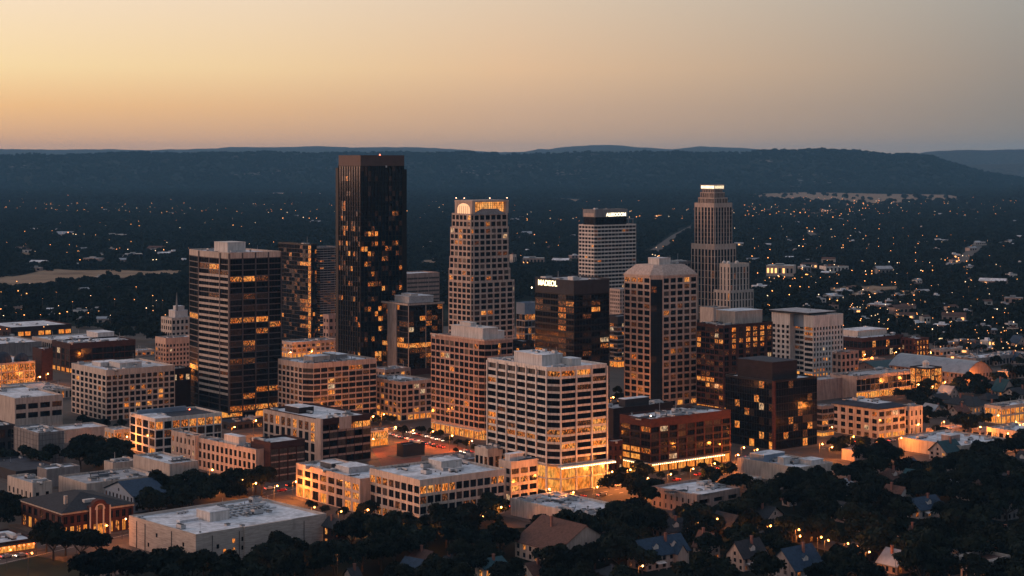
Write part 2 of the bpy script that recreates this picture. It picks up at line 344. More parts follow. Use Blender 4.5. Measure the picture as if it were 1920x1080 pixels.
    def clutter(s, n, x0=1.5, y0=1.5, x1=None, y1=None, z=None, sc=(1.0, 2.2), avoid=()):
        x1 = s.Lr - 1.5 if x1 is None else x1; y1 = s.Ll - 1.5 if y1 is None else y1; z = s.rz if z is None else z; done = 0
        for _ in range(n * 4):
            if done >= n: break
            x, y = s.rng.uniform(x0, x1), s.rng.uniform(y0, y1)
            if any(a - 1 < x < c + 1 and d - 1 < y < e + 1 for a, c, d, e in avoid): continue
            nm_, me = s.rng.choice(RU if s.rng.random() < .7 else RU[:2]); k = s.rng.uniform(*sc)
            link(nm_, me, s.root, (x, y, z), s.rng.choice((0, math.pi / 2, math.pi)), (k, k * s.rng.uniform(.8, 1.3), k * s.rng.uniform(.8, 1.2))); done += 1
        return s
    def strip(s, name, mat, x0, x1, y0, y1, z0, z1): b = MB(); b.box(x0, x1, y0, y1, z0, z1, 0, True); return b.build(name, mat, s.root)

# ------------------------------------------------------------------ ground, hills
def sheet(name, pts, z_, mat, kind='structure'):
    me = mesh(name, [(p[0], p[1], z_) for p in pts], [list(range(len(pts)))], mat); o = link(name, me); tag(o, kind=kind); return o
def pxsheet(name, pts, z_, mat): return sheet(name, [gp(*p) for p in pts], z_, mat)
sheet('ground', [(-16000, -400), (16000, -400), (16000, 26000), (-16000, 26000)], 0, EARTH)
sheet('road', [gp(-250, 1110), gp(150, 1100), gp(250, 1068), gp(640, 1004), gp(940, 990), gp(1230, 985), gp(1440, 920), gp(1950, 870), gp(1950, 640), gp(1500, 610), gp(640, 612), gp(-150, 612)], .03, ASPH)
pxsheet('plaza', [(697, 842), (790, 818), (905, 850), (830, 892), (720, 880)], .09, PLAZA)
pxsheet('grass', [(0, 1060), (70, 1043), (160, 1062), (150, 1085), (-60, 1085)], .12, GRASS)
pxsheet('grass', [(640, 978), (690, 990), (700, 1010), (650, 1015), (632, 1000)], .12, GRASS)
pxsheet('road', [(1462, 1000), (1490, 985), (1560, 1012), (1640, 1040), (1700, 1075), (1670, 1082), (1600, 1045), (1530, 1028)], .06, ASPH)
pxsheet('road', [(1290, 978), (1330, 968), (1420, 990), (1480, 1006), (1460, 1016), (1380, 1000)], .05, ASPH)
pxsheet('path', [(640, 968), (712, 985), (704, 994), (636, 975)], .16, PAVE)
fields = [[(-40, 527), (110, 506), (350, 510), (352, 518), (230, 524), (130, 530), (60, 541), (-60, 543)], [(1360, 367), (1500, 361), (1780, 366), (1830, 378), (1640, 385), (1480, 381)], [(210, 352), (300, 350), (390, 357), (300, 359)], [(1005, 378), (1040, 372), (1105, 375), (1095, 382)], [(783, 492), (815, 486), (826, 498), (800, 505)], [(420, 366), (560, 362), (640, 366), (520, 371)], [(1640, 545), (1740, 548), (1720, 558), (1650, 556)], [(1500, 400), (1560, 398), (1580, 403), (1520, 405)], [(1545, 545), (1600, 536), (1690, 538), (1670, 552), (1590, 556)], [(1780, 391), (1870, 393), (1860, 397), (1790, 396)], [(20, 478), (50, 475), (75, 480), (40, 484)], [(1420, 381), (1520, 384), (1500, 387), (1430, 385)]]
fr_ = random.Random(4)
for f_ in fields:
    out_ = []
    for i_ in range(len(f_)):
        (ax, ay), (bx_, by_) = f_[i_], f_[(i_ + 1) % len(f_)]; d_ = (ay - 300) * .012
        for k_ in range(7): t_ = k_ / 7; out_.append((ax + (bx_ - ax) * t_ + fr_.uniform(-1, 1) * 4, ay + (by_ - ay) * t_ + (fr_.uniform(-d_, d_) if k_ else 0)))
    pxsheet('field', out_, 1.2, FIELD)
far_roads = [[(1218, 478), (1268, 442), (1320, 415)], [(1795, 500), (1812, 480), (1835, 462)], [(1410, 527), (1500, 522), (1620, 512)], [(1640, 660), (1760, 652), (1930, 640)], [(940, 502), (1000, 497), (1080, 488)], [(1510, 432), (1535, 447), (1560, 452)]]
for r_ in far_roads:
    P = [Vector(gp(*p)) for p in r_]; W = 9; L_, R_ = [], []
    for i, p in enumerate(P):
        d = (P[min(i + 1, len(P) - 1)] - P[max(i - 1, 0)]).normalized(); nn = Vector((-d.y, d.x)) * W; L_.append(p + nn); R_.append(p - nn)
    sheet('road', [tuple(p) for p in L_] + [tuple(p) for p in reversed(R_)], .9, PAVE)
def markings(x0, y0, x1, y1, dash=True, w=.35):
    a, c = Vector(gp(x0, y0)), Vector(gp(x1, y1)); d = (c - a); L = d.length; d /= L; n_ = Vector((-d.y, d.x)) * w / 2; b = MB(); t = 0
    while t < L:
        e = min(L, t + (3 if dash else 30)); p, q = a + d * t, a + d * e
        b.quad((*(p + n_), .075), (*(q + n_), .075), (*(q - n_), .075), (*(p - n_), .075)); t = e + (4.5 if dash else .001)
    tag(b.build('road_marking', PAINT), kind='structure')
for s_ in ((-10, 1043, 240, 986), (-10, 1052, 240, 994), (490, 926, 560, 908), (1000, 948, 1225, 905), (1010, 955, 1230, 911), (1225, 902, 1420, 856), (930, 843, 700, 783), (1150, 905, 1142, 850), (1540, 842, 1700, 822)): markings(*s_)
markings(-10, 1060, 245, 1001, False, .25); markings(480, 935, 560, 915, False, .25)

def noise1(x, seed):
    r = np.random.default_rng(seed); k = r.uniform(size=512); i = np.floor(x).astype(int); f = x - i; f = f * f * (3 - 2 * f)
    return k[i % 512] * (1 - f) + k[(i + 1) % 512] * f
def noise2(x, y, seed):
    r = np.random.default_rng(seed); k = r.uniform(size=(256, 256)); i, j = np.floor(x).astype(int), np.floor(y).astype(int); f, g = x - i, y - j; f = f * f * (3 - 2 * f); g = g * g * (3 - 2 * g)
    return (k[i % 256, j % 256] * (1 - f) + k[(i + 1) % 256, j % 256] * f) * (1 - g) + (k[i % 256, (j + 1) % 256] * (1 - f) + k[(i + 1) % 256, (j + 1) % 256] * f) * g
def hillmat(name, col, rock):
    m = bpy.data.materials.new(name); m.use_nodes = True; t = m.node_tree; b = t.nodes['Principled BSDF']; b.inputs['Roughness'].default_value = 1; b.inputs['Specular IOR Level'].default_value = .03
    g = N(t, 'ShaderNodeNewGeometry'); n1 = N(t, 'ShaderNodeTexNoise'); n1.inputs['Scale'].default_value = .03; n1.inputs['Detail'].default_value = 8; t.links.new(g.outputs['Position'], n1.inputs[0])
    n2 = N(t, 'ShaderNodeTexNoise'); n2.inputs['Scale'].default_value = .0016; n2.inputs['Detail'].default_value = 2; t.links.new(g.outputs['Position'], n2.inputs[0])
    c = ramp_node(t, [(.35, tuple(k * .5 for k in col) + (1,)), (.65, tuple(k * 1.4 for k in col) + (1,))], n1.outputs[0])
    n3 = N(t, 'ShaderNodeTexNoise'); n3.inputs['Scale'].default_value = .02; n3.inputs['Detail'].default_value = 5; t.links.new(g.outputs['Position'], n3.inputs[0])
    k = math_node(t, 'MULTIPLY', ramp_node(t, [(.56, (0, 0, 0, 1)), (.64, (1, 1, 1, 1))], n2.outputs[0]), ramp_node(t, [(.56, (0, 0, 0, 1)), (.63, (1, 1, 1, 1))], n3.outputs[0]))
    x = N(t, 'ShaderNodeMix', data_type='RGBA'); t.links.new(k, x.inputs[0]); t.links.new(c, x.inputs[6]); x.inputs[7].default_value = rock + (1,); t.links.new(x.outputs[2], b.inputs['Base Color']); return m
def ridge(name, prof, D, foot, back, mat, nx=420, ny=26, rough=8, seed=1):
    """a wooded ridge whose crest stands D metres off; prof: photo column/row of the crest line"""
    xs = np.linspace(-420, 2340, nx); top = np.interp(xs, [p[0] for p in prof], [p[1] for p in prof])
    top = top + (noise1(xs / 55, seed) - .5) * 2.0 + (noise1(xs / 11, seed + 1) - .5) * .9
    hz = np.maximum(EYE + (HY - top) * D / F, 2)
    ts = np.concatenate([np.linspace(0, 1, ny), np.linspace(1.12, 2, 6)]); V = []
    for t in ts:
        d = foot + (D - foot) * t if t <= 1 else D + (back - D) * (t - 1)
        wob = (noise1(xs / 90, seed + 5) - .5) * .25; tt = np.clip(t + wob * t * (1 - t) * 2, 0, 1) if t <= 1 else 2 - t
        zz = hz * (np.sin(np.clip(tt, 0, 1) * math.pi / 2) ** 1.5 if t <= 1 else max(0, (2 - t)) ** 1.2)
        Xw = (xs - CX) / F * d; n_ = (noise2(Xw / 160 + 50, np.full_like(Xw, d / 160), seed + 9) - .5) * rough * 2 * min(1, t * 3) * (1 if t < .98 else .3)
        V.append(np.stack([Xw, np.full_like(xs, d), zz + n_ - 1 * (t < .02) * 6], 1))
    V = np.concatenate(V); Fc = [[r * nx + i, r * nx + i + 1, (r + 1) * nx + i + 1, (r + 1) * nx + i] for r in range(len(ts) - 1) for i in range(nx - 1)]
    o = link(name, mesh(name, V.tolist(), Fc, mat, smooth=True)); tag(o, kind='structure'); return V.reshape(len(ts), nx, 3)[:ny]
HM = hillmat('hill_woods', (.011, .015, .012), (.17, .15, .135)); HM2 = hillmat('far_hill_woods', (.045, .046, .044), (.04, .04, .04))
main_prof = [(-420, 296), (0, 292), (320, 288.5), (640, 288), (760, 287), (960, 290), (1100, 288), (1280, 287), (1400, 287.5), (1440, 283.5), (1540, 281.5), (1600, 284), (1650, 289), (1710, 290), (1750, 294), (1790, 308), (1850, 325), (1920, 336), (2050, 345), (2340, 350)]
SLOPE = ridge('hills', main_prof, 11000, 8700, 12500, HM, seed=3)
far_prof = [(-420, 282), (0, 280), (200, 281), (340, 281), (400, 279), (430, 275), (560, 276), (590, 273.5), (650, 276), (820, 277), (880, 282), (930, 285.5), (985, 284), (1010, 278.5), (1030, 280), (1060, 275), (1110, 271), (1150, 273), (1260, 280), (1310, 275), (1400, 278), (1440, 283), (1520, 293), (1700, 300), (2340, 300)]
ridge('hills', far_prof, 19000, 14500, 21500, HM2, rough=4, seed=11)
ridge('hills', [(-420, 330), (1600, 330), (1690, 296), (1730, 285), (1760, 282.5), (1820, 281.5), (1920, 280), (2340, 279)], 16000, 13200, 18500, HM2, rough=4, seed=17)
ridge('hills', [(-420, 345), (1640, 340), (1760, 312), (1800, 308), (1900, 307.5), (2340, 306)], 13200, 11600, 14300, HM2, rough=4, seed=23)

# ------------------------------------------------------------------ downtown towers
def sign(bld, text, x, y, z_, rot, size, mat, squeeze=1.0):
    c = bpy.data.curves.new('sign_lettering', 'FONT'); c.body = text; c.size = size; c.extrude = .12; c.align_x = 'LEFT'; c.offset = .04 * size / 3
    tmp = bpy.data.objects.new('lettering', c); COL.objects.link(tmp); bpy.context.view_layer.update(); me = bpy.data.meshes.new_from_object(tmp.evaluated_get(bpy.context.evaluated_depsgraph_get())); bpy.data.objects.remove(tmp); me.materials.clear()
    o = link('sign_lettering', me, bld.root, (x, y, z_)); o.rotation_euler = (math.pi / 2, 0, rot); o.scale = (squeeze, 1, 1); me.materials.append(mat); return o
SIGN = lampmat('sign_glow', (1, .78, .42), 3.0); SIGNW = lampmat('sign_glow_pale', (1, .86, .6), 2.6)
BEACON = lampmat('beacon_red', (1, .12, .05), 12); BULB = lampmat('string_bulb', (1, .72, .35), 7)
def beacon(bld, x, y, z_, mat=None, r=.35):
    b = MB(); b.cyl(0, 0, .08, .08, 0, 1.2, 6); b.cyl(0, 0, r, r * .6, 1.2, 1.2 + r * 1.6, 8, 1); b.build('beacon', [POLE, mat or BEACON], bld.root, loc=(x, y, z_))
def mast(bld, x, y, z_, h): b = MB(); b.cyl(0, 0, .12, .05, 0, h, 6); b.build('antenna', POLE, bld.root, loc=(x, y, z_))
TW = 'downtown office towers'

# white gridded tower with the golden lobby
B = Building('office_tower', 'white gridded office tower with a glowing golden lobby and string lit canopy', 'tower', 'white gridded tower', 914, 1038, 1138, 925, 690, 54, TW)
cu, cv = B.U(1051), B.V(1025); poly = [(cu, 0), (B.Lr, 0), (B.Lr, B.Ll), (0, B.Ll), (0, cv)]
lobby = 12.2; zt = B.h
def wl(i, r, bay):
    if i == 0: return {(10, 2): None, (8, 1): None, (5, 2): LIT2, (4, 0): LIT, (4, 1): LIT, (2, 0): LIT2, (2, 2): LIT2, (0, 0): LITD, (0, 1): LITF, (11, 2): LITD, (3, 0): LITF, (3, 2): LITF, (5, 1): LITD}.get((r, bay))
    if i == 3: return {(5, 0): LIT2, (4, 0): LIT, (4, 2): LITD, (3, 0): LIT, (4, 1): LITF, (3, 2): LIT, (3, 3): LIT, (3, 4): LIT, (6, 1): LITD, (5, 4): LITD, (2, 5): LITF, (11, 1): LITF}.get((r, bay))
    if i == 4: return {(4, 0): LIT, (2, 0): LITF}.get((r, bay))
ed = {0: dict(bays=3, wf=.86), 1: dict(bays=8, wf=.86), 2: dict(bays=5, wf=.86), 3: dict(bays=6, wf=.84), 4: dict(bays=1, wf=.86)}
B.section(poly, lobby, zt - 4.6, 12, 'white', 0, .3, hf=.6, dep=.6, nv=3, lit=.03, dim=.08, edges=ed, litfn=wl, parapet=False)
edt = {0: dict(bays=3, wf=.8), 1: dict(blank=True), 2: dict(blank=True), 3: dict(bays=6, wf=.72, glass=G_BLIND), 4: dict(bays=1, wf=.8)}
B.section(poly, zt - 4.6, zt, 1, 'white', 0, 1.6, hf=.72, dep=1.4, nv=3, lit=0, edges=edt, litfn=lambda i, r, b: LIT2 if (i == 0 and b == 1) else (LIT if i in (0, 4) and b == 0 else (G_BLIND if i == 3 else None)), wname='attic_wall')
ins = [(cu + .4, .5), (B.Lr - .4, .5), (B.Lr - .4, B.Ll - .4), (.5, B.Ll - .4), (.5, cv + .4)]
B.section(ins, 0, lobby, 2, 'cream', 0, .6, hf=.78, dep=.5, nv=4, edges={0: dict(bays=3, wf=.86), 3: dict(bays=6, wf=.8), 4: dict(bays=1, wf=.8)}, litfn=lambda i, r, b: SHOP if i in (0, 4) or (i == 3 and b > 2) else LIT, parapet=False, wname='lobby_wall', roof=ROOF2)
for k in range(4): x = cu + (B.Lr - cu) * k / 3; B.strip('pier', M['white'], x - .36, x + .36, -.45, .0, 0, zt - 1.0)
for k in range(7): y = cv + (B.Ll - cv) * k / 6; B.strip('pier', M['white'], -.45, .0, y - .36, y + .36, 0, zt - 1.0)
B.rz = zt - 1.0
B.strip('canopy', M['white'], cu - 2, B.Lr + 2.5, -3.2, -.46, lobby - .9, lobby - .2)
b = MB(); b.cyl(0, 0, .2, .2, 0, .4, 6); bulb = b.make('bulb', BULB)
for k in range(34): link('bulb', bulb, B.root, (cu - 1.7 + (B.Lr - cu + 4) * k / 33, -3.35, lobby - 1.1))
B.block('penthouse', 5, 17, B.Ll * .30, B.Ll * .72, B.rz, 5.0, PENT); B.block('stair_house', 16.6, 22, 8, 16, B.rz, 3.2, PENT)
B.clutter(12, 4, 6, z=B.rz, avoid=[(5, 22, B.Ll * .28, B.Ll * .75)]); B.clutter(7, 6, B.Ll * .33, 16, B.Ll * .68, z=B.rz + 5.26, sc=(.8, 1.4)); B.finish()

# red brick office
B = Building('brick_office', 'wide red brick office block with glowing arcade, right of the white gridded tower', 'office block', 'red brick office', 1162, 1220, 1370, 888, 786, 52)
g = 5.2
ed = {0: dict(bays=9, wf=.78), 3: dict(bays=3, wf=.82), 1: dict(blank=True), 2: dict(blank=True)}
B.section(None, 0, None, 5, 'brick', g, 3.6, wf=.78, hf=.62, dep=.8, nv=3, lit=.03, glit=.92, dim=.1, edges=ed, smat='brown', litfn=lambda i, r, b: {(3, 0, 2): LITF, (3, 1, 1): LIT2, (3, 1, 0): SHOP, (3, 1, 2): LIT, (3, 0, 0): SHOP, (3, 0, 1): SHOP, (3, 4, 2): LIT, (0, 4, 6): G_BLIND, (0, 4, 7): G_BLIND, (0, 4, 3): G_BLIND}.get((i, r, b), SHOP if r == -1 and i in (0, 3) else None))
B.strip('canopy', M['cream'], -1, B.Lr - 6, -2.4, -.02, g - .6, g - .25); B.strip('canopy', M['cream'], -2.2, -.02, 1, B.Ll, g - .6, g - .25)
for k in range(40): link('bulb', bulb, B.root, (-.8 + (B.Lr - 6) * k / 39, -2.5, g - .9))
for k in range(16): link('bulb', bulb, B.root, (-2.3, 1 + (B.Ll - 1) * k / 15, g - .9))
B.clutter(34, z=B.rz, sc=(1., 2.4)); beacon(B, .6, .6, B.h, lampmat('beacon_white', (1, .7, .45), 14)); B.finish()

# dark glass cube
B = Building('glass_office', 'black glass office cube with brick corner strip and scattered lit windows', 'office block', 'black glass cube', 1360, 1451, 1532, 845, 714, 52)
B.section(None, 0, None, 8, 'black', 5, 1.0, wf=.93, hf=.82, dep=.15, pitch=3.6, nv=2, lit=.05, glit=.5, dim=.1)
B.strip('brick_strip', M['brick'], -.35, .9, -.35, .9, 0, B.h - .3)
B.block('penthouse', 3, B.Lr - 11, 4, B.Ll - 6, B.rz, 9.6, M['brown'], ROOFD); B.clutter(5, B.Lr - 10, 3, z=B.rz); B.finish()

# tan tower with hipped crown
B = Building('office_tower', 'tan stone tower with a sloped hip crown and a black glass corner', 'tower', 'hip crowned tan tower', 1170, 1230, 1307, 765, 517, 52, TW)
cu, cv = B.U(1243), B.V(1219); poly = [(cu, 0), (B.Lr, 0), (B.Lr, B.Ll), (0, B.Ll), (0, cv)]
def tl(i, r, bay):
    if i == 4: return LIT if r == 18 else None
    return {(0, 18, 3): LIT2, (0, 14, 2): LITD, (0, 7, 1): LIT, (0, 7, 2): LITD, (0, 2, 2): LITF, (3, 18, 0): LIT, (3, 18, 1): LIT, (3, 18, 2): LIT, (3, 6, 1): LIT, (3, 3, 1): LIT, (3, 1, 2): LIT}.get((i, r, bay))
B.section(poly, 0, None, 19, 'tan', 4, 1.4, hf=.6, dep=.45, nv=2, lit=.02, dim=.14, glit=.15, edges={0: dict(bays=5, wf=.66), 1: dict(bays=6, wf=.66), 2: dict(bays=6, wf=.66), 3: dict(bays=4, wf=.68), 4: dict(blank=True)}, litfn=tl, parapet=False)
nn_ = Vector((-cv, -cu)).normalized(); dd_ = Vector((cu, -cv)).normalized(); a_, b_ = Vector((0, cv)) + dd_ * .3, Vector((cu, 0)) - dd_ * .3
B.section([tuple(a_ + nn_ * .12), tuple(b_ + nn_ * .12), tuple(b_ - nn_ * .3), tuple(a_ - nn_ * .3)], 0, B.h - 2.6, 19, 'black', 4, .3, wf=.9, hf=.8, dep=.05, nv=2, lit=0, dim=.08, glass=G_BLUE, edges={0: dict(bays=2), 1: dict(blank=True), 2: dict(blank=True), 3: dict(blank=True)}, parapet=False, wname='corner_glass')
zt = B.h; k = .26
def lerp(p): cx_, cy_ = B.Lr / 2, B.Ll / 2; return (cx_ + (p[0] - cx_) * .66, cy_ + (p[1] - cy_) * .66)
b = MB(); hi = 5.8
for i in range(5):
    p, q = poly[i], poly[(i + 1) % 5]; mp = [(a[0] * .72 + lerp(a)[0] * .28, a[1] * .72 + lerp(a)[1] * .28) for a in (p, q)]
    b.quad((*p, zt), (*q, zt), (*mp[1], zt + 2.0), (*mp[0], zt + 2.0)); b.quad((*mp[0], zt + 2.0), (*mp[1], zt + 2.0), (*lerp(q), zt + hi), (*lerp(p), zt + hi))
b.f.append([b.vert((*lerp(p), zt + hi)) for p in poly]); b.m.append(0); b.build('hip_roof', M['tan'], B.root)
B.strip('cornice', M['tan'], cu + .2, B.Lr + .4, -.4, -.02, zt - .9, zt - .1); B.strip('cornice', M['tan'], -.4, -.02, cv + .2, B.Ll + .4, zt - .9, zt - .1)
B.block('penthouse', B.Lr * .34, B.Lr * .62, B.Ll * .34, B.Ll * .68, zt + hi, 3.8); B.clutter(4, B.Lr * .64, B.Ll * .3, B.Lr * .75, B.Ll * .7, z=zt + hi); B.finish()

# black tower with lettering
B = Building('office_tower', 'black banded office tower with glowing rooftop lettering on its blank top', 'tower', 'black lettered tower', 994, 1076, 1153, 765, 526, 52, TW)
c = 5; poly = [(0, 0), (B.Lr - c, 0), (B.Lr, c), (B.Lr, B.Ll), (c, B.Ll), (0, B.Ll - c)]
B.section(poly, 0, B.h - 8.5, 17, 'bronze', 4, .3, wf=.94, hf=.62, dep=.2, pitch=7, nv=3, lit=.05, glit=.3, dim=.18, parapet=False, litfn=lambda i, r, b: {(0, 14, 2): LIT2, (0, 14, 1): None, (0, 15, 2): LITD, (5, 11, 3): LIT, (5, 15, 3): LITD, (5, 14, 3): LIT, (5, 13, 3): LIT}.get((i, r, b)))
B.section(poly, B.h - 8.5, None, 0, 'dgrey', 0, 8, windows=False, roof=ROOF2, wname='top_wall')
sign(B, 'MADEOL', -.3, B.V(1009.5), B.h - 4.4, -math.pi / 2, 4.7, SIGN, .98)
B.clutter(8, z=B.rz); B.strip('unit_block', UNIT, 6, 10, 8, 13, B.h - 1, B.h + 1.6); beacon(B, .5, B.Ll - 1, B.h - 8, lampmat('beacon_white', (1, .7, .45), 14)); B.finish()

# pink granite hotel with curved corner
B = Building('hotel', 'rose granite hotel with rounded corner, white plant room and golden storefronts', 'hotel', 'rose granite hotel', 808, 908, 968, 828, 640, 52)
r = 5.0; poly = [(r, 0), (9.5, 0), (9.5, 3), (B.Lr, 3), (B.Lr, B.Ll), (0, B.Ll), (0, r), (.4, r * .55), (1.2, r * .28), (r * .5, .25 * .8)]
poly = [(r, 0), (9.5, 0), (9.5, 3), (B.Lr, 3), (B.Lr, B.Ll), (0, B.Ll), (0, r), (r * .29, r * .29)]
B.section(poly, 0, None, 13, 'pink', 6.2, 1.6, hf=.62, dep=.4, lit=.02, dim=.08, glit=1, nv=2, edges={0: dict(bays=1, wf=.85), 1: dict(blank=True), 2: dict(bays=3, wf=.8), 5: dict(bays=10, wf=.72), 6: dict(bays=1, wf=.85), 7: dict(bays=1, wf=.85)}, litfn=lambda i, r_, b: (SHOP if b % 3 else LIT2) if r_ == -1 else ({(2, 12, 0): LIT2, (2, 11, 0): LIT, (2, 10, 1): LITD}.get((i, r_, b))))
B.strip('terrace_rail', M['tan'], -.5, B.Lr, -.5, -.1, B.h, B.h + .9); B.strip('terrace_rail', M['tan'], -.5, -.1, -.1, B.Ll, B.h, B.h + .9)
B.strip('awning', M['cream'], -2.6, -.05, 2, B.Ll - 4, 5.2, 5.5)
B.block('plant_room', 3.5, 14, 6, B.Ll - 14, B.rz, 7.0, PENT, PENT); B.block('plant_room', 14.3, 19, 7, 22, B.rz, 5.0, PENT, PENT); B.block('stair_house', 5, 9, B.Ll - 30, B.Ll - 20, B.rz + 7.26, 1.8, PENT, PENT)
B.clutter(8, 2, B.Ll - 13, z=B.rz); B.clutter(5, 4, 8, 13, B.Ll - 20, z=B.rz + 7.26, sc=(.8, 1.3)); B.finish()

# stepped stone tower with lit crown
B = Building('office_tower', 'tall stepped stone tower with a glowing orange arched crown', 'tower', 'stepped crown tower', 833, 885, 973, 720, 401, 52, TW)
tiers = [(833, 973, 720, 529), (834.5, 964, 529, 506), (836.5, 961, 506, 483), (838.5, 959.5, 483, 427), (842, 957, 427, 401)]
rowsn = [17, 2, 2, 5, 2]
for k, (xl, xr, y0, y1) in enumerate(tiers):
    u1, v1 = B.U(xr), B.V(xl); cc = (5, 4, 3.5, 3, 2.5)[k]; in_ = .12 * k
    poly = [(in_ + 1.5, in_), (u1 - cc, in_), (u1, in_ + cc), (u1, v1), (in_ + cc, v1), (in_, v1 - cc), (in_, in_ + 1.5)]
    z0, z1 = B.zy(y0), B.zy(y1)
    B.section(poly, z0, z1, rowsn[k], 'tan', 0 if k else 4.0, .5, hf=.6, dep=.4, nv=2, lit=.02, dim=.12, glit=.3, edges={0: dict(bays=6, wf=.66), 1: dict(bays=1, wf=.6), 2: dict(bays=7, wf=.6), 3: dict(bays=7, wf=.6), 5: dict(bays=5, wf=.66), 4: dict(bays=1, wf=.6), 6: dict(bays=1, wf=.5)}, litfn=(lambda i, r_, b, k=k: {(0, 0, 16): 0}.get((k, i, r_)) or (LIT2 if (k, i, r_, b) in ((0, 0, 11, 1), (3, 5, 3, 2), (4, 5, 1, 4)) else (LIT if (k, i, r_, b) in ((1, 5, 1, 3), (3, 5, 4, 2), (3, 5, 2, 2), (1, 0, 0, 2), (4, 0, 0, 2), (0, 0, 11, 2)) else None))), roof=ROOF2)
B.h = B.zy(376); u1, v1 = B.U(954.5), B.V(851.5); z0, z1 = B.zy(401), B.h
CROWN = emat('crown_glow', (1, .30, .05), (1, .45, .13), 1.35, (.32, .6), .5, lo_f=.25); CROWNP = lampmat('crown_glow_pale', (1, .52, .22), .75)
b = MB(); t = 1.6
for x0, x1, y0, y1 in ((.6, 3.0, .6, 3.0), (u1 - 2.4, u1, .6, 3.0), (.6, 3.0, v1 - 2.4, v1), (u1 - 2.4, u1, v1 - 2.4, v1)): b.box(x0, x1, y0, y1, z0, z1 - 1.2)
b.box(.45, u1 + .15, .45, v1 + .15, z1 - 1.2, z1, bottom=True); b.box(2, u1 - 1, 2.2, 2.6, z0, z0 + 1.0); b.build('crown_frame', M['tan'], B.root)
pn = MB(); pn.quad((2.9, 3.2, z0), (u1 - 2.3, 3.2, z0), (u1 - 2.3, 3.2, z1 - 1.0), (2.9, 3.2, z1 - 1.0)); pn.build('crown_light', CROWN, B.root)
b = MB()
for k in range(1, 14): x = 3 + (u1 - 5.4) * k / 14; b.box(x - .09, x + .09, 2.95, 3.1, z0, z1 - 1.2)
for k in range(1, 6): zz = z0 + (z1 - z0 - 1.2) * k / 6; b.box(3, u1 - 2.4, 2.9, 2.94, zz - .07, zz + .07, 0, True)
b.build('crown_lattice', M['bronze'], B.root)
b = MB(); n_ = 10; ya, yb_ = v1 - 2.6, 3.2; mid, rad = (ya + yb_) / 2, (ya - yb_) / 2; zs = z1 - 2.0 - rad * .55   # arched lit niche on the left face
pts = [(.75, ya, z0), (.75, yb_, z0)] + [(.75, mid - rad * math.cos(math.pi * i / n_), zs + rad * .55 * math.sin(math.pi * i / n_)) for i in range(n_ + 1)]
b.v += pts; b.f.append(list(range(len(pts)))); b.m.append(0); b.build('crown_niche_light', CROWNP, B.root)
b = MB(); b.box(.8, 3.1, 2.9, v1 - 2.3, z0, z1 - 1.2); b.build('crown_wall', M['tan'], B.root)
b = MB()
for k in range(1, 6): y = yb_ + (ya - yb_) * k / 6; b.box(.55, .72, y - .12, y + .12, z0, zs + rad * .3)
b.build('niche_rib', M['tan'], B.root)
b = MB(); x0, x1, y0, y1, zb, zr = 3.0, B.U(952) - 1.5, -.1, 2.0, B.zy(403), B.zy(392)       # hipped cap over the front bay
x0 = 1.0; b.quad((x0, y0, zb), (x1, y0, zb), (x1 - 6, y1 + .5, zr), (x0 + 9, y1 + .5, zr)); b.quad((x0 + 9, y1 + .5, zr), (x1 - 6, y1 + .5, zr), (x1, y1 + .9, zb), (x0, y1 + .9, zb))
b.v += [(x0, y0, zb), (x0 + 9, y1 + .5, zr), (x0, y1 + .9, zb), (x1, y0, zb), (x1, y1 + .9, zb), (x1 - 6, y1 + .5, zr)]; o = len(b.v) - 6; b.f += [[o, o + 1, o + 2], [o + 3, o + 4, o + 5]]; b.m += [0, 0]; b.build('hip_roof', M['grey'], B.root)
for x, y in ((1, v1 - 1), (1, v1 * .5), (u1 - .8, 1.2), (u1 * .5, 1)): beacon(B, x, y, z1, lampmat('beacon_warm', (1, .5, .3), 10), .3)
mast(B, 6, 6, z1, 5); mast(B, u1 - 8, 4, z1, 4); B.finish()

# tallest dark tower
B = Building('office_tower', 'tallest tower of dark bronze glass with brown crown and amber lit windows', 'tower', 'tallest bronze tower', 629, 676, 763, 700, 291, 52, TW)
k = 4.2; u1, v1 = B.Lr, B.Ll
poly = [(0, 0), (u1 - k, 0), (u1 - k, k * .8), (u1, k * .8), (u1, v1), (k * .8, v1), (k * .8, v1 - k), (0, v1 - k)]
dk = dict(mat='bronze', wf=.88, hf=.8, dep=.18, pitch=2.9, nv=1, lit=0, dim=0)
hot = random.Random(5); clus = {}
for r_ in range(40):
    for i, nb in ((0, 12), (7, 9)):
        for b_ in range(nb):
            dens = .115 if 4 < r_ < 33 else .03
            if r_ in (27, 22, 24, 11, 13, 5, 35): dens *= 2.2
            clus[(i, r_, b_)] = hot.random() < dens * (.9 if i == 0 else .7) or (clus.get((i, r_, b_ - 1)) and not clus.get((i, r_, b_ - 2)) and hot.random() < .6)
def bl(i, r_, b_):
    if clus.get((i, r_, b_)): q = hot.random(); return LIT2 if q < .12 else (LIT if q < .4 else (LITD if q < .7 else LITF))
    return LITF if hot.random() < .12 else G_DARK
B.section(poly, 0, B.h - 7.5, 40, gh=4, par=.2, litfn=bl, edges={0: dict(bays=12), 7: dict(bays=9), 1: dict(bays=1), 2: dict(bays=2), 5: dict(bays=1), 6: dict(bays=1)}, parapet=False, **dk)
B.section(poly, B.h - 7.5, None, 0, 'crown', 0, 7, windows=False, roof=ROOF2, wname='crown_wall')
c1_ = [(u1 - k + .01, -.0), (u1 - .2, .0), (u1 - .2, k * .8 - .02), (u1 - k + .01, k * .8 - .02)]; B.section(c1_, 0, B.h - 10, 0, 'bronze', 0, 1, windows=False, roof=ROOFD, wname='corner_shaft', parapet=False)
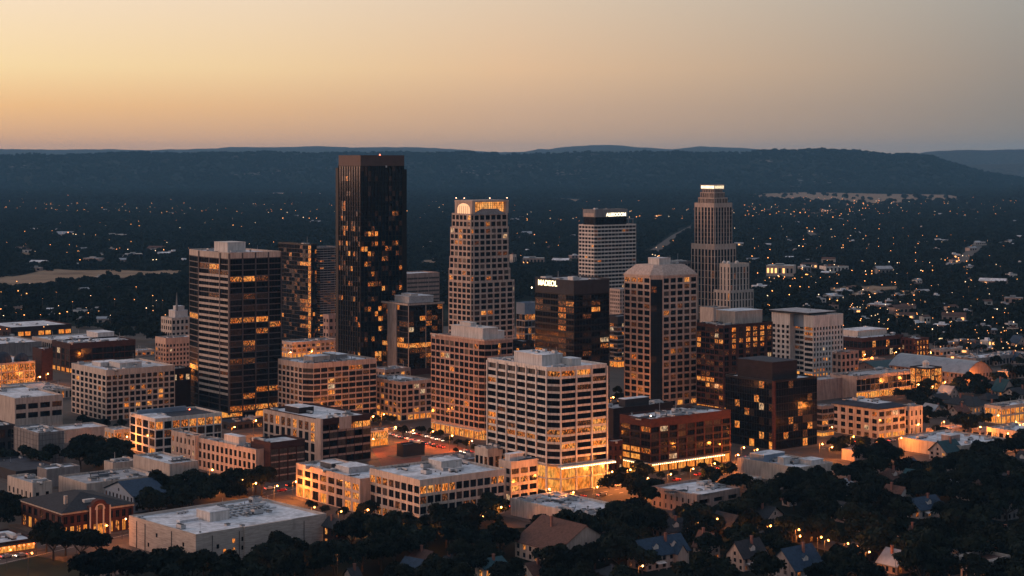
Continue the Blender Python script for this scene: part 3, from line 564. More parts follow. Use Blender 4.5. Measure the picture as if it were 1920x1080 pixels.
c2_ = [(0, v1 - k + .01), (k * .8 - .02, v1 - k + .01), (k * .8 - .02, v1 - .2), (0, v1 - .2)]; B.section(c2_, 0, B.h - 9, 0, 'bronze', 0, 1, windows=False, roof=ROOFD, wname='corner_shaft', parapet=False)
for i in range(13): x = (u1 - k) * i / 12; B.strip('mullion_fin', M['bronze'], x - .16, x + .16, -.4, -.02, 4, B.h - 7.6)
for i in range(10): y = (v1 - k) * i / 9; B.strip('mullion_fin', M['bronze'], -.4, -.02, y - .16, y + .16, 4, B.h - 7.6)
B.block('plant_room', 10, 26, 8, 22, B.rz, 1.8, UNIT); B.clutter(14, z=B.rz + .3, sc=(1, 1.9)); mast(B, 12, 5, B.rz, 4); mast(B, 22, 5, B.rz, 3.5); beacon(B, 17, 1, B.h - 1.4, None, .5); B.finish()

# left banded tower
B = Building('office_tower', 'dark glass tower ringed by pale horizontal bands, standing apart at the left', 'tower', 'pale banded tower', 355, 430, 527, 788, 474, 52, TW)
cu, cv = 5.5, 9.5; u1, v1 = B.Lr, B.Ll
vf_ = B.Vat(3.4, 355); poly = [(0, 0), (u1, 0), (u1, vf_ - 4), (9, vf_ + 2), (3.4, vf_), (0, B.V(373))]
bl_ = {(0, 22, 0): LIT, (0, 22, 1): LIT2, (0, 22, 2): LITD, (0, 19, 1): LITD, (0, 19, 0): LITF, (0, 19, 2): LITF, (0, 17, 2): LITF, (0, 17, 1): LITF, (0, 15, 0): LIT, (0, 15, 1): LIT, (0, 15, 2): LIT2, (0, 14, 3): LIT, (0, 13, 2): LIT, (0, 13, 0): LITF, (0, 11, 1): LIT, (0, 11, 0): LITF, (0, 10, 1): LITD, (0, 10, 2): LITF, (0, 8, 1): LITD, (0, 8, 0): LITD, (0, 3, 2): LIT, (0, 3, 3): LIT, (0, 0, 0): LIT, (0, 0, 1): LIT, (0, 0, 2): LIT2, (0, 0, 3): LIT, (5, 24, 1): LIT2, (5, 19, 1): LITD, (4, 15, 0): LIT2, (4, 4, 0): LITD, (4, 9, 0): LITF}
B.section(poly, 0, B.h - 3.4, 26, 'steel', 4.5, .2, hf=.72, dep=.3, nv=4, lit=.01, dim=.06, glit=.6, edges={0: dict(bays=4, wf=.96), 5: dict(bays=3, wf=.96), 1: dict(bays=5, wf=.96), 2: dict(bays=3, wf=.96), 3: dict(bays=1, wf=.9), 4: dict(bays=1, wf=.94)}, litfn=lambda i, r_, b_: bl_.get((i, r_, b_)), parapet=False)
B.section(poly, B.h - 3.4, None, 0, 'beige', 0, 3, windows=False, wname='parapet_wall')
for i in range(5): x = u1 * i / 4; B.strip('pier', M['steel'], x - .35, x + .35, -.5, -.02, 3, B.h - .4)
y373 = B.V(373); rh_ = (B.h - 3.4 - 4.5 - .2) / 26
for j in range(26):
    zz = 4.5 + j * rh_ - rh_ * .2
    if j in (1, 2) or zz < 14: continue
    if j not in (20, 24, 25): B.strip('sky_tinted_band', M['beige'], -.3, -.03, .8, y373 - .4, zz, zz + rh_ * .4)  # left-face spandrels only: warm sky reflection put into the strips' beige
for y in (0.4, B.V(413), y373): B.strip('pier', M['steel'], -.5, -.02, y - .35, y + .35, 3, B.h - .4)
B.block('plant_room', 5, 17, 11, 27, B.rz, 6.2, PENT, PENT); B.clutter(12, z=B.rz, avoid=[(5, 17, 11, 27)]); B.finish()

# two glass towers behind
B = Building('glass_tower', 'slim black glass tower with a vertical line of lit corner windows', 'tower', 'slim corner-lit tower', 522, 583, 594, 655, 458, 52, TW)
def vl(i, r_, b_):
    if i == 3 and b_ == 11: return LIT2 if r_ % 3 else LIT
    if i == 3 and r_ in (8, 9, 10, 6, 4) and b_ > 7: return LIT if B.rng.random() < .6 else LITD
    if i == 3 and r_ == 19 and 7 < b_ < 11: return LIT2
B.section(None, 0, None, 24, 'bronze', 3, 1.0, wf=.85, hf=.75, dep=.15, nv=1, lit=.03, dim=.22, edges={3: dict(bays=12), 0: dict(bays=3)}, litfn=vl); B.clutter(6, z=B.rz); B.finish()
B = Building('glass_tower', 'grey glass tower with fine horizontal lines behind the bronze tower', 'tower', 'fine lined glass tower', 578, 600, 634, 650, 463, 52, TW)
B.section(None, 0, None, 40, 'grey', 3, 1.0, wf=.9, hf=.5, dep=.15, nv=1, lit=.05, dim=.16, pitch=3.2, glass=G_BLUE, roof=ROOF2); B.finish(60)
B = Building('brown_block', 'plain brown block at the foot of the fine lined glass tower', 'building', None, 606, 616, 636, 662, 590, 52); B.section(None, rows=5, mat='pink', par=2, hf=.4, wf=.5, lit=.1); B.finish(20)
B = Building('lit_arcade', 'low tan arcade full of lit windows between two dark towers', 'building', 'lit tan arcade', 522, 548, 636, 672, 642, 52); B.section(None, rows=2, mat='tan', gh=4, par=1.5, lit=.45, dim=.3, glit=1); B.clutter(12, z=B.rz); B.finish(40)

# mid-rise with pale slab
B = Building('office_tower', 'mid height black glass office with pale stair slab and roof plant screen', 'tower', 'pale slab glass office', 717, 765, 831, 705, 569, 52, TW)
s0, s1 = B.V(745), B.V(728)
ml = {(0, 4): LIT2, (0, 1): LIT, (0, 3): LITD, (3, 4): LIT2, (3, 1): LITD}
B.section(None, 0, None, 12, 'black', 4, 1.6, wf=.92, hf=.72, dep=.2, pitch=5, nv=3, lit=.1, dim=.2, edges={0: dict(bays=6, wf=.95), 3: dict(bays=6, wf=.95)}, litfn=lambda i, r_, b_: ml.get((i, r_)) if (r_ in (3, 4)) else None)
B.strip('slab', M['grey'], -.8, -.02, s0, s1, 0, B.h - 1); B.strip('cornice', M['beige'], -.6, B.Lr + .6, -.6, -.05, B.h - 1.5, B.h - .2); B.strip('cornice', M['beige'], -.6, -.05, -.05, B.Ll + .6, B.h - 1.5, B.h - .2)
for x in (.3, B.Lr * .5, B.Lr * .98): B.strip('pier', M['beige'], x - .22, x + .22, -.35, -.02, 0, B.h - 1.6)
B.strip('base_wall', M['brick'], .5, B.Lr, -.7, -.1, 0, 4.5)
B.block('plant_screen', 5, 26, 6, B.Ll - 8, B.rz, 5, UNIT); B.block('plant_room', 8, 14, 8, 20, B.rz + 5.3, 1.2, PENT); B.clutter(8, 1, B.Ll - 8, z=B.rz); B.finish()
B = Building('parking_deck', 'flat banded brown building between the bronze tower and stepped tower', 'building', 'banded brown block', 690, 722, 824, 610, 515, 52)
B.section(None, rows=11, mat='pink', par=3, wf=.95, hf=.35, pitch=12, lit=0, dim=0, glass=G_BLIND); B.finish(30)

# white banded tower with lettering, behind
B = Building('office_tower', 'white banded tower with dark set back top and glowing white lettering', 'tower', 'white lettered tower', 1085, 1117, 1196, 600, 422, 52, TW)
c = 2.5; u1, v1 = B.Lr, B.Ll; poly = [(c, 0), (u1 - c, 0), (u1, c), (u1, v1), (0, v1), (0, c)]
B.section(poly, 0, None, 24, 'white', 4, .6, hf=.5, dep=.6, nv=2, lit=.015, dim=.06, edges={0: dict(bays=11, wf=.84), 4: dict(bays=5, wf=.7), 5: dict(bays=1, wf=.9), 1: dict(bays=1, wf=.9)}, litfn=lambda i, r_, b_: {(0, 22, 7): LIT, (0, 22, 8): LITD, (0, 11, 9): LIT2, (0, 14, 4): LITF}.get((i, r_, b_)))
x0, x1, y0, y1 = 2.0, u1 * .78, 3, v1 * .8; z0 = B.rz; hh = B.zy(393) - B.h
B.section([(x0, y0), (x1, y0), (x1, y1), (x0, y1)], z0, B.h + hh * .5, 1, 'black', 0, .1, wf=.97, hf=.9, pitch=4, nv=1, lit=0, dim=.02, parapet=False, wname='set_back_wall')
B.section([(x0 - .5, y0 - .6), (x1 + .6, y0 - .6), (x1 + .6, y1 + .5), (x0 - .5, y1 + .5)], B.h + hh * .5, B.h + hh, 0, 'grey', 0, 1, windows=False, wname='top_band')
B.strip('copper_panel', M['tan'], x0 - .7, x0 - .52, y0 + 1, y1 - 1, B.h + hh * .52, B.h + hh * .75)
sign(B, 'ALEEOOOM', x0 + 13, y0 - .8, B.h + hh * .54, 0, 4.6, SIGNW, 1.0)
B.strip('roof_pergola', M['grey'], x1 + 2, u1 - 2, 3, v1 - 4, z0 + 5, z0 + 5.6)
for x in (x1 + 3, u1 - 3): B.strip('pergola_post', M['grey'], x - .3, x + .3, 3.5, 4.1, z0, z0 + 5)
mast(B, x0 + 8, y0 + 4, B.h + hh - 1, 5); mast(B, x1 - 5, y0 + 6, B.h + hh - 1, 5); B.clutter(6, 3, 4, x1, y1, z=B.h + hh - 1); B.finish()
B = Building('apartment_block', 'narrow tan block squeezed beside the black lettered tower', 'building', 'narrow tan block', 1140, 1162, 1190, 640, 542, 52); B.section(None, rows=12, mat='tan', hf=.5, wf=.45, pitch=2.6, lit=.03, glit=.9, gh=4); B.finish(50)
B = Building('grey_annex', 'whitish low block with dark band between black and tan towers', 'building', None, 1136, 1158, 1190, 690, 593, 52); B.section(None, rows=9, mat='dgrey', par=5, hf=.6, wf=.85, pitch=4, lit=.22, dim=.25, gh=5, glit=1, smat='grey'); B.finish(30)
B = Building('flat_block', 'wide flat roofed grey block rising behind the hip crowned tower', 'building', 'wide grey block', 1236, 1262, 1300, 600, 491, 52); B.section(None, rows=12, mat='grey', hf=.45, wf=.6, lit=.02); B.clutter(16, z=B.rz, sc=(1.5, 3)); B.finish(20)
B = Building('lit_annex', 'narrow lit annex with blue white top beside the stepped tower', 'building', None, 968, 984, 1010, 690, 568, 52); B.section(None, rows=8, mat='blue', par=8, hf=.7, wf=.8, pitch=3, lit=.25, dim=.3, smat='beige'); B.finish(30)
B = Building('dark_block', 'dark narrow block in the gap left of the black lettered tower', 'building', None, 955, 980, 1002, 720, 640, 52); B.section(None, rows=7, mat='brown', hf=.55, wf=.7, pitch=4, lit=.18, dim=.2, gh=5, glit=1); B.finish(20)

# ribbed deco tower
B = Building('office_tower', 'ribbed art deco tower tapering to a bright white lit crown', 'tower', 'ribbed deco tower', 1296, 1340, 1380, 602, 458, 50, TW)
rib = dict(mat='tan', wf=.58, hf=.92, dep=.35, nv=1, nh=1, lit=.0, dim=.5, gh=0)
DECO = lambda i, r_, b_: LITF if B.rng.random() < .12 else (LITD if B.rng.random() < .02 else G_DARK)
B.section(None, 0, None, 10, par=5, edges={0: dict(bays=7), 3: dict(bays=7)}, litfn=DECO, roof=ROOF2, **rib)
z1 = B.zy(381); u1, v1 = B.Lr, B.Ll; q = .6
def tier(i0, za, zb, rows, par=1.5, nb=6, cut=2.5, **k):
    x0, y0, x1, y1 = i0, i0, u1 - i0 * 1.6, v1 - i0
    B.section([(x0 + cut * .4, y0), (x1 - cut, y0), (x1, y0 + cut), (x1, y1), (x0 + cut, y1), (x0, y1 - cut), (x0, y0 + cut * .4)], za, zb, rows, par=par, edges={0: dict(bays=nb), 5: dict(bays=nb), 6: dict(bays=1, wf=.3), 1: dict(bays=1), 4: dict(bays=1)}, litfn=DECO, roof=ROOF2, **{**rib, **k})
tier(1.0, B.h - 1.2, z1, 9, 4)
tier(3.6, z1 - 1.2, B.zy(371), 1, .8, 8, 2, mat='tan'); tier(5.0, B.zy(371) - 1.1, B.zy(361), 1, .6, 7, 2, mat='tan'); tier(6.2, B.zy(361) - 1, B.zy(354), 1, .5, 7, 2, mat='tan')
b = MB(); za, zb = B.zy(354), B.zy(348.5); x0, x1 = 6.6, u1 - 9.8
b.box(x0, x1, x0, v1 - 6.6, za, zb); b.build('crown_light', lampmat('deco_crown', (1, .86, .55), 3.2), B.root)
for k in range(12): x = x0 + (x1 - x0) * k / 11; B.strip('crown_fin', M['tan'], x - .2, x + .2, x0 - .5, x0 - .05, za - 1, zb + 1.2)
for k in range(12): y = x0 + (v1 - 13.2) * k / 11; B.strip('crown_fin', M['tan'], x0 - .5, x0 - .05, y - .2, y + .2, za - 1, zb + 1.2)
B.strip('crown_cap', M['tan'], x0 - .6, x1 + .6, x0 - .6, v1 - 6, zb + .02, zb + .5)
B.finish()
B = Building('stone_building', 'pale stone setback building with round roof domes before the deco tower', 'building', 'pale stone setback building', 1338, 1369, 1413, 608, 545, 50)
B.section(None, rows=4, mat='beige', par=2, wf=.4, hf=.75, pitch=4, nv=1, lit=.02, dim=.05, roof=ROOF2)
z1 = B.zy(495); x0, x1, y0, y1 = 0.8, B.U(1406), .8, B.V(1348)
B.section([(x0, y0), (x1, y0), (x1, y1), (x0, y1)], B.h - 1, z1, 4, 'cream', par=3, wf=.45, hf=.8, pitch=4, nv=1, lit=.02, dim=.05, edges={3: dict(bays=3, wf=.3)}, roof=ROOF2)
for x, y in ((3, y1 * .35), (3, y1 * .75), (x1 * .5, 4)):
    b = MB(); b.cyl(x, y, 1.9, 1.9, z1 - 1, z1 + .8, 12)
    for j in range(4): b.cyl(x, y, 1.9 * math.cos(j * .38), 1.9 * math.cos((j + 1) * .38), z1 + .8 + 1.7 * math.sin(j * .38), z1 + .8 + 1.7 * math.sin((j + 1) * .38), 12)
    b.build('dome', M['white'], B.root)
B.finish()
B = Building('podium', 'blank beige podium box in front of the deco tower', 'building', 'blank beige podium', 1312, 1338, 1367, 650, 577, 50); B.section(None, rows=0, mat='beige', windows=False, roof=ROOF2); B.clutter(3, z=B.rz); B.finish()
B = Building('roof_block', 'low dark roofed block packed with rooftop plant near the blank podium', 'building', None, 1300, 1330, 1400, 690, 612, 50); B.section(None, rows=6, mat='dgrey', lit=.05); B.clutter(20, z=B.rz, sc=(1.2, 2.5)); B.finish(20)

# dark apartments
B = Building('apartment_block', 'dark brick apartment block with rows of bright amber windows', 'apartment block', 'amber windowed apartments', 1306, 1356, 1449, 775, 610, 52)
am = set((r_, b_) for r_ in (10, 11, 12, 13) for b_ in (1, 3, 4, 5))
B.section(None, rows=14, mat='dbrick', par=1.5, gh=4, hf=.62, dep=.4, nv=2, lit=.05, dim=.25, edges={0: dict(bays=7, wf=.5), 3: dict(bays=6, wf=.78)}, roof=ROOFD, litfn=lambda i, r_, b_: (LIT2 if B.rng.random() < .45 else LIT) if i == 0 and (r_, b_) in am else ((LIT2 if b_ < 4 else None) if i == 3 and r_ == 4 else (LIT2 if i == 3 and b_ == 0 and r_ in (10, 11) else (LITD if B.rng.random() < .12 else None))))
B.block('penthouse', B.Lr * .42, B.Lr * .98, 8, 24, B.rz, 7.6, M['beige']); B.clutter(14, 1, 1, B.Lr * .4, z=B.rz, sc=(1, 2)); B.finish()

# white two-part block
B = Building('office_block', 'white twin block office with blue glass recess and dark flat roof', 'office block', 'white twin block', 1447, 1525, 1581, 708, 592, 52)
ya, yb_ = B.V(1507), B.V(1481); u1, v1 = B.Lr, B.Ll
poly = [(0, 0), (u1, 0), (u1, v1), (0, v1), (0, yb_), (5, yb_), (5, ya), (0, ya)]
B.section(poly, 0, None, 9, 'white', 3, 7.5, hf=.52, dep=.5, nv=1, lit=.02, dim=.06, edges={0: dict(bays=10, wf=.45), 3: dict(bays=4, wf=.5, nv=2), 7: dict(bays=1, wf=.75, nv=4), 5: dict(bays=3, wf=.95), 4: dict(blank=True), 6: dict(bays=1, wf=.9)}, litfn=lambda i, r_, b_: {(7, 8, 0): LIT, (5, 8, 0): LIT, (5, 8, 2): LIT}.get((i, r_, b_)) or (LIT if i == 0 and r_ < 3 and b_ < 4 and B.rng.random() < .5 else None), roof=ROOF2)
B.strip('recess_screen', M['blue'], 3.6, 4.9, ya + .1, yb_ - .1, B.h - 9, B.h - .5)
B.block('roof_canopy', -1.5, u1 - 4, 3, v1 + 1, B.h + .6, 1.0, M['black'], ROOF2); B.block('plant_room', 6, u1 - 8, 8, v1 - 6, B.rz, 1.58, UNIT); mast(B, 10, 12, B.h + 1.8, 6); B.finish()

# ------------------------------------------------------------------ mid and low buildings
def low(name, label, cat, short, xl, xc, xr, yb, yt, a=52, rows=2, mat='beige', clutter=6, pent=None, cap=60, group=None, **k):
    B = Building(name, label, cat, short, xl, xc, xr, yb, yt, a, group)
    B.section(None, 0, None, rows, mat, **k)
    if pent:
        for q in pent: B.block('penthouse', B.Lr * q[0], B.Lr * q[1], B.Ll * q[2], B.Ll * q[3], B.rz, q[4], q[5] if len(q) > 5 else PENT)
    B.clutter(clutter, z=B.rz, avoid=[(B.Lr * q[0], B.Lr * q[1], B.Ll * q[2], B.Ll * q[3]) for q in pent or []]); return B.finish(cap)
FRT, BLK = {1: dict(blank=True), 2: dict(blank=True)}, {i: dict(blank=True) for i in range(4)}
# left half
low('office_block', 'cream gridded office block with a few amber windows, left of the banded tower', 'office block', 'cream gridded office', 134, 199, 328, 790, 694, rows=8, mat='cream', par=3, hf=.6, wf=.62, lit=.02, dim=.05, clutter=16, nv=2, edges={0: dict(bays=12, wf=.66), 3: dict(bays=8, wf=.6)}, pent=[(.3, .62, .2, .5, 3.2), (.2, .5, .55, .8, 2.2)], litfn=lambda i, r, b: {(0, 5, 4): LIT, (0, 4, 7): LIT, (0, 4, 9): LIT2, (0, 3, 9): LIT2, (0, 2, 3): LIT2, (0, 2, 4): LITF, (0, 2, 5): LIT2, (0, 2, 7): LIT2, (0, 0, 3): LITD, (0, 0, 4): LITD, (0, 2, 10): LITD}.get((i, r, b)))
low('brown_block', 'plain dark brown block squeezed behind the cream gridded office', 'building', None, 300, 322, 358, 775, 692, rows=1, mat='brown', par=3, gh=0, hf=.12, wf=.5, sill=.97, lit=.7, clutter=6)
B = low('office_block', 'white four storey block with bright top floor and dark roof', 'office block', 'bright topped white block', 243, 291, 416, 856, 785, rows=3, mat='white', gh=4.5, par=1.6, hf=.74, wf=.74, dep=.5, nv=3, lit=.1, glit=.3, roof=ROOFD, clutter=3, edges={0: dict(bays=8, wf=.74), 3: dict(bays=4, wf=.72)}, litfn=lambda i, r, b: (LIT2 if (i == 0 and b in (0, 7, 5)) else (LIT if (i == 3 and b in (1, 3)) or (i == 0 and b in (3, 6)) else None)) if r == 2 else (LITD if i == 0 and b in (2, 4) and r == 1 else None))
B.strip('roof_screen', M['blue'], 2, B.Lr - 8, B.Ll - 5, B.Ll - 4, B.rz, B.rz + 2.4); B.strip('terrace_slab', ROOF, 1, B.Lr * .3, 1, B.Ll - 6, B.rz, B.rz + .5); beacon(B, B.Lr * .75, B.Ll * .6, B.rz, None, .35)
low('school_block', 'long tan brick block with tall ribbed windows and white roof', 'building', 'long ribbed tan block', 371, 480, 504, 905, 843, 48, rows=3, mat='tan', par=1.6, gh=1, hf=.6, wf=.5, nv=2, lit=.02, dim=.1, clutter=8, edges={3: dict(bays=13, wf=.5), 0: dict(blank=True)}, pent=[(.3, .85, .35, .6, 4.5)])
low('brick_wing', 'red brick wing with pale window panels and cream cornice', 'building', 'red brick wing', 470, 507, 572, 906, 830, 50, rows=5, mat='dbrick', par=3, hf=.68, wf=.7, nv=2, lit=.02, dim=.06, glass=G_BLIND, smat='pink', clutter=3, edges={0: dict(bays=4, wf=.75), 3: dict(blank=True)})
low('office_block', 'small tan end block with arched windows, left of the ribbed tan block', 'building', None, 321, 366, 384, 880, 817, 50, rows=3, mat='tan', wf=.35, hf=.45, clutter=3, edges={0: dict(blank=True)})
B = low('office_block', 'red and cream five storey block with a lit top corner', 'office block', 'red and cream block', 495, 602, 695, 872, 786, 50, rows=5, mat='dbrick', par=2.6, hf=.64, wf=.7, nv=2, lit=.0, dim=.05, glass=G_DARK, smat='pink', clutter=12, edges={0: dict(bays=6, wf=.8), 3: dict(blank=True)}, pent=[(.2, .5, .55, .8, 3.0, M['brown'])], litfn=lambda i, r, b: ((LIT if b in (2, 3) else LIT2) if b > 1 else None) if i == 0 and r == 4 else (G_BLIND if (b + r) % 2 == 0 else None))
B.section([(-.5, 4), (-.02, 4), (-.02, B.Ll), (-.5, B.Ll)], 0, B.h - .4, 4, 'tan', par=1.5, wf=.55, hf=.7, lit=.1, dim=.1, dep=.3, edges={3: dict(bays=9, wf=.55), 0: dict(blank=True), 1: dict(blank=True), 2: dict(blank=True)}, parapet=False, wname='facing_wall', litfn=lambda i, r, b: (LIT2 if b in (2, 5, 8) else LITD) if r == 3 else None); B.strip('facing_wall', M['tan'], -.55, B.Lr * .0 + .8, -.35, 3.9, 0, B.h + .2); B.strip('tan_bay', M['tan'], B.Lr * .36, B.Lr * .6, -.35, -.02, B.h - 6, B.h + .1); B.finish(60)
B = Building('office_block', 'tan mid rise office with chamfered corner in front of slim towers', 'office block', 'chamfered tan office', 521, 577, 706, 800, 682, 52)
cu, cv = B.U(588), B.V(567)
B.section([(cu, 0), (B.Lr, 0), (B.Lr, B.Ll), (0, B.Ll), (0, cv)], 0, None, 9, 'tan', 3.5, 2.6, hf=.62, dep=.4, nv=3, lit=.04, dim=.35, edges={0: dict(bays=9, wf=.8), 3: dict(bays=6, wf=.66, nv=2), 4: dict(bays=1, wf=.85)}, litfn=lambda i, r, b: LIT if (i, r) == (0, 8) and b in (5, 6) else None)
B.block('penthouse', B.Lr * .2, B.Lr * .45, B.Ll * .3, B.Ll * .6, B.rz, 3.4, M['tan']); B.block('penthouse', B.Lr * .6, B.Lr * .75, B.Ll * .4, B.Ll * .9, B.rz, 3, M['grey']); B.clutter(26, z=B.rz, sc=(1, 2)); B.finish()
low('apartment_block', 'low tan corner apartments with warm windows, left of the rose hotel', 'apartment block', 'low tan corner apartments', 690, 752, 810, 790, 716, 52, rows=5, mat='tan', gh=4, par=1.5, hf=.6, wf=.62, nv=2, lit=.14, dim=.3, glit=.8, clutter=12, edges={0: dict(bays=5, wf=.66), 3: dict(bays=8, wf=.6)})
low('small_block', 'small grey block with white roof tank before the pale slab office', 'building', None, 696, 722, 770, 755, 693, 52, rows=4, mat='pink', lit=.15, dim=.2, clutter=8)
B = low('lit_pavilion', 'small glass pavilion glowing orange beside the brick plaza', 'pavilion', 'glowing glass pavilion', 684, 697, 728, 838, 808, 50, rows=2, mat='cream', par=.8, hf=.85, wf=.92, nv=3, pitch=5, clutter=3, litfn=lambda i, r, b: SHOP if r == 0 else LIT2)
low('utility_box', 'dark blue windowless box standing on the red brick plaza', 'utility building', 'dark blue plaza box', 744, 756, 796, 858, 834, 50, rows=0, mat='navy', par=1, windows=False, roof=ROOF2, clutter=1)
low('roof_shed', 'low grey shed with white roof behind the three storey cream office', 'building', None, 790, 838, 910, 888, 866, 52, rows=1, mat='grey', clutter=12, lit=0)
low('brick_office', 'dark red brick office with cluttered white roof at the left', 'office block', 'dark red roof-cluttered office', 97, 131, 254, 700, 644, 52, rows=3, mat='dbrick', gh=4, par=4, hf=.75, wf=.84, nv=3, lit=.03, dim=.2, glit=.4, edges={0: dict(bays=6, wf=.84), 3: dict(bays=4, wf=.6)}, clutter=26)
low('office_block', 'peach office with small square windows behind the banded tower', 'office block', 'peach square windowed office', 291, 311, 368, 695, 634, 52, rows=6, mat='tan', par=4, hf=.5, wf=.5, nv=1, lit=.02, edges={0: dict(bays=9), 3: dict(bays=4, wf=.45)}, clutter=8)
B = low('stone_hall', 'white stepped hall with slender spire left of the banded tower', 'hall', 'white spired hall', 302, 322, 362, 645, 596, 52, rows=4, mat='cream', hf=.5, wf=.5, lit=.05, clutter=8)
B.block('upper_storey', 6, B.Lr - 2, B.Ll * .3, B.Ll - 2, B.rz, 6, PENT); B.block('upper_storey', 9, B.Lr - 4, B.Ll * .4, B.Ll - 4, B.rz + 6.3, 3, PENT)
b = MB(); b.cyl(0, 0, 1.3, .15, 0, 15, 8); b.build('spire', M['grey'], B.root, loc=(8, B.Ll * .35, B.rz + 6))
B_r = random.Random(3)
B = low('theatre', 'glowing glass fronted hall with dark domed mansard roofs', 'hall', 'domed glowing hall', -60, -8, 66, 730, 682, 52, rows=3, mat='tan', par=.8, hf=.75, wf=.75, nv=3, pitch=4, clutter=0, litfn=lambda i, r, b: (LIT2 if B_r.random() < .6 else LIT) if i == 0 else None)
for x, rr in ((7, 6.5), (B.Lr - 7, 5.)):
    b = MB()
    for j in range(5): b.cyl(x, 6.6, rr * math.cos(j * .31), rr * math.cos((j + 1) * .31), B.h + rr * 1.1 * math.sin(j * .31), B.h + rr * 1.1 * math.sin((j + 1) * .31), 16)
    b.build('dome', ROOFD, B.root)
low('brick_tower', 'small brick tower with white cap between glowing hall and red office', 'building', 'white capped brick tower', 61, 78, 99, 715, 654, 52, rows=0, mat='dbrick', par=1, windows=False, clutter=2)
low('shop_row', 'low pale row with tall columns in front of the glowing hall', 'building', 'pale columned row', 3, 56, 136, 752, 734, 52, rows=1, mat='cream', par=1, hf=.7, wf=.5, lit=.05, pitch=2.5, clutter=12, roof=ROOF2)
low('warehouse', 'blank beige warehouse with eight dark windows at far left', 'warehouse', 'eight windowed beige warehouse', -40, 28, 118, 806, 747, 52, rows=2, mat='beige', par=2.5, gh=5, hf=.52, wf=.72, nv=2, glit=0, edges={0: dict(bays=4, skip=lambda r, b: r == -1), 3: dict(blank=True)}, clutter=4, lit=0, dim=.3)
B = low('grey_block', 'grey block wrapped in scaffolding below the beige warehouse', 'building', 'scaffolded grey block', 26, 72, 121, 872, 812, 52, rows=0, mat='grey', par=1, windows=False, clutter=12)
b = MB()
for k in range(9): x = B.Lr * k / 8; b.bar((x, -1.2, 0), (x, -1.2, B.h), .12); y = B.Ll * k / 8; b.bar((-1.2, y, 0), (-1.2, y, B.h), .12)
for j in range(1, 7): zz = B.h * j / 6.5; b.bar((-1.2, -1.2, zz), (B.Lr, -1.2, zz), .12); b.bar((-1.2, -1.2, zz), (-1.2, B.Ll, zz), .12)
b.build('scaffold_frame', POLE, B.root)
low('grey_block', 'small grey block with flat roof at the left edge', 'building', None, -60, -20, 28, 850, 800, 52, rows=2, mat='dgrey', clutter=5, lit=.02)
low('flat_shed', 'low flat shed with pale roof between warehouse and dark grove', 'shed', None, 95, 122, 202, 832, 806, 52, rows=0, mat='beige', par=1, windows=False, clutter=3)
low('garden_shop', 'small lit shop tucked behind the dark grove', 'shop', 'grove shop', 196, 214, 246, 840, 806, 52, rows=1, mat='cream', gh=4, glit=1, lit=1, clutter=1)
low('depot', 'low depot with glowing orange doors near the far left woods', 'depot', 'orange doored depot', -30, 20, 134, 634, 614, 52, rows=1, mat='dbrick', gh=0, par=3, hf=.5, wf=.7, pitch=6, clutter=6, litfn=lambda i, r, b: SHOP if i == 0 and b % 3 else None)
low('depot', 'long low grey depot at the left edge with flat white roof', 'depot', None, -60, -5, 78, 672, 645, 52, rows=0, mat='grey', par=1, windows=False, clutter=12)
low('depot', 'long beige depot with roof box behind the dark red office', 'depot', None, 60, 110, 236, 664, 640, 52, rows=1, mat='beige', clutter=14, pent=[(.7, .95, .3, .7, 4)], lit=0)
low('house_block', 'small white block with dark windows beside the far left woods', 'building', None, -10, 4, 16, 600, 586, 52, rows=2, mat='grey', lit=0, clutter=1)
low('depot', 'low brown roofed depot beside the far left woods', 'depot', None, 6, 22, 48, 588, 575, 52, rows=1, mat='pink', lit=.1, clutter=2)
# front row
B = low('warehouse', 'big white roofed box with rooftop penthouse and pipes, largest at the front', 'warehouse', 'big white roofed box', 242, 367, 612, 1062, 1002, 48, rows=0, mat='wbrick', par=1.3, windows=False, clutter=14)
b = MB()
for (x, z0) in ((10, 5.2), (22, 6.5), (27, 6.4), (33, 6.2), (40, 6.3), (44, 6), (14, 2.2), (27, 2.4), (33, 2.1), (44, 2)): b.box(x, x + 1.0, -.06, .05, z0, z0 + 1.5, 0, True)
b2 = MB()
for x, z0, m in ((9, 5.2, 0), (16, 6.4, 1), (20, 6.5, 0), (25, 6.3, 0), (30, 6.2, 0), (36, 6.4, 0), (41, 6.2, 0), (16, 3., 1), (20, 3.2, 0), (25, 3., 0), (31, 3, 0), (37, 3, 0), (12, 3, 1), (42, 3, 0)):
    o = MB(); o.box(x, x + 1.1, -.07, .02, z0, z0 + 1.6, 0, True); o.build('window', LIT2 if m else G_DARK, B.root)
for y, z0 in ((8, 6), (13, 4), (18, 2.5), (27, 6.5), (33, 2)):
    o = MB(); o.box(-.07, .02, y, y + 1.1, z0, z0 + 1.5, 0, True); o.build('window', G_DARK, B.root)
for y in (B.Ll * .35, B.Ll * .75, B.Ll * .88): B.strip('downpipe', M['dgrey'], -.18, -.02, y - .12, y + .12, .2, B.h - 1.4)
for x in (B.Lr * .12, B.Lr * .32, B.Lr * .38, B.Lr * .62, B.Lr * .82): B.strip('downpipe', M['dgrey'], x - .1, x + .1, -.16, -.02, .2, B.h - 1.4)
B.strip('wall_step', M['wbrick'], B.Lr * .35, B.Lr * .72, -1.0, -.03, 0, B.h + .02)
B.block('penthouse', B.Lr * .32, B.Lr * .47, B.Ll * .42, B.Ll * .62, B.rz, 3.6); B.block('penthouse', B.Lr * .16, B.Lr * .3, B.Ll * .55, B.Ll * .6, B.rz, .7, ROOF)
b = MB()
for k in range(7): x = B.Lr * (.5 + .05 * k); b.bar((x, B.Ll * .45, B.rz + .5), (x + 2, B.Ll * .8, B.rz + .5), .6)
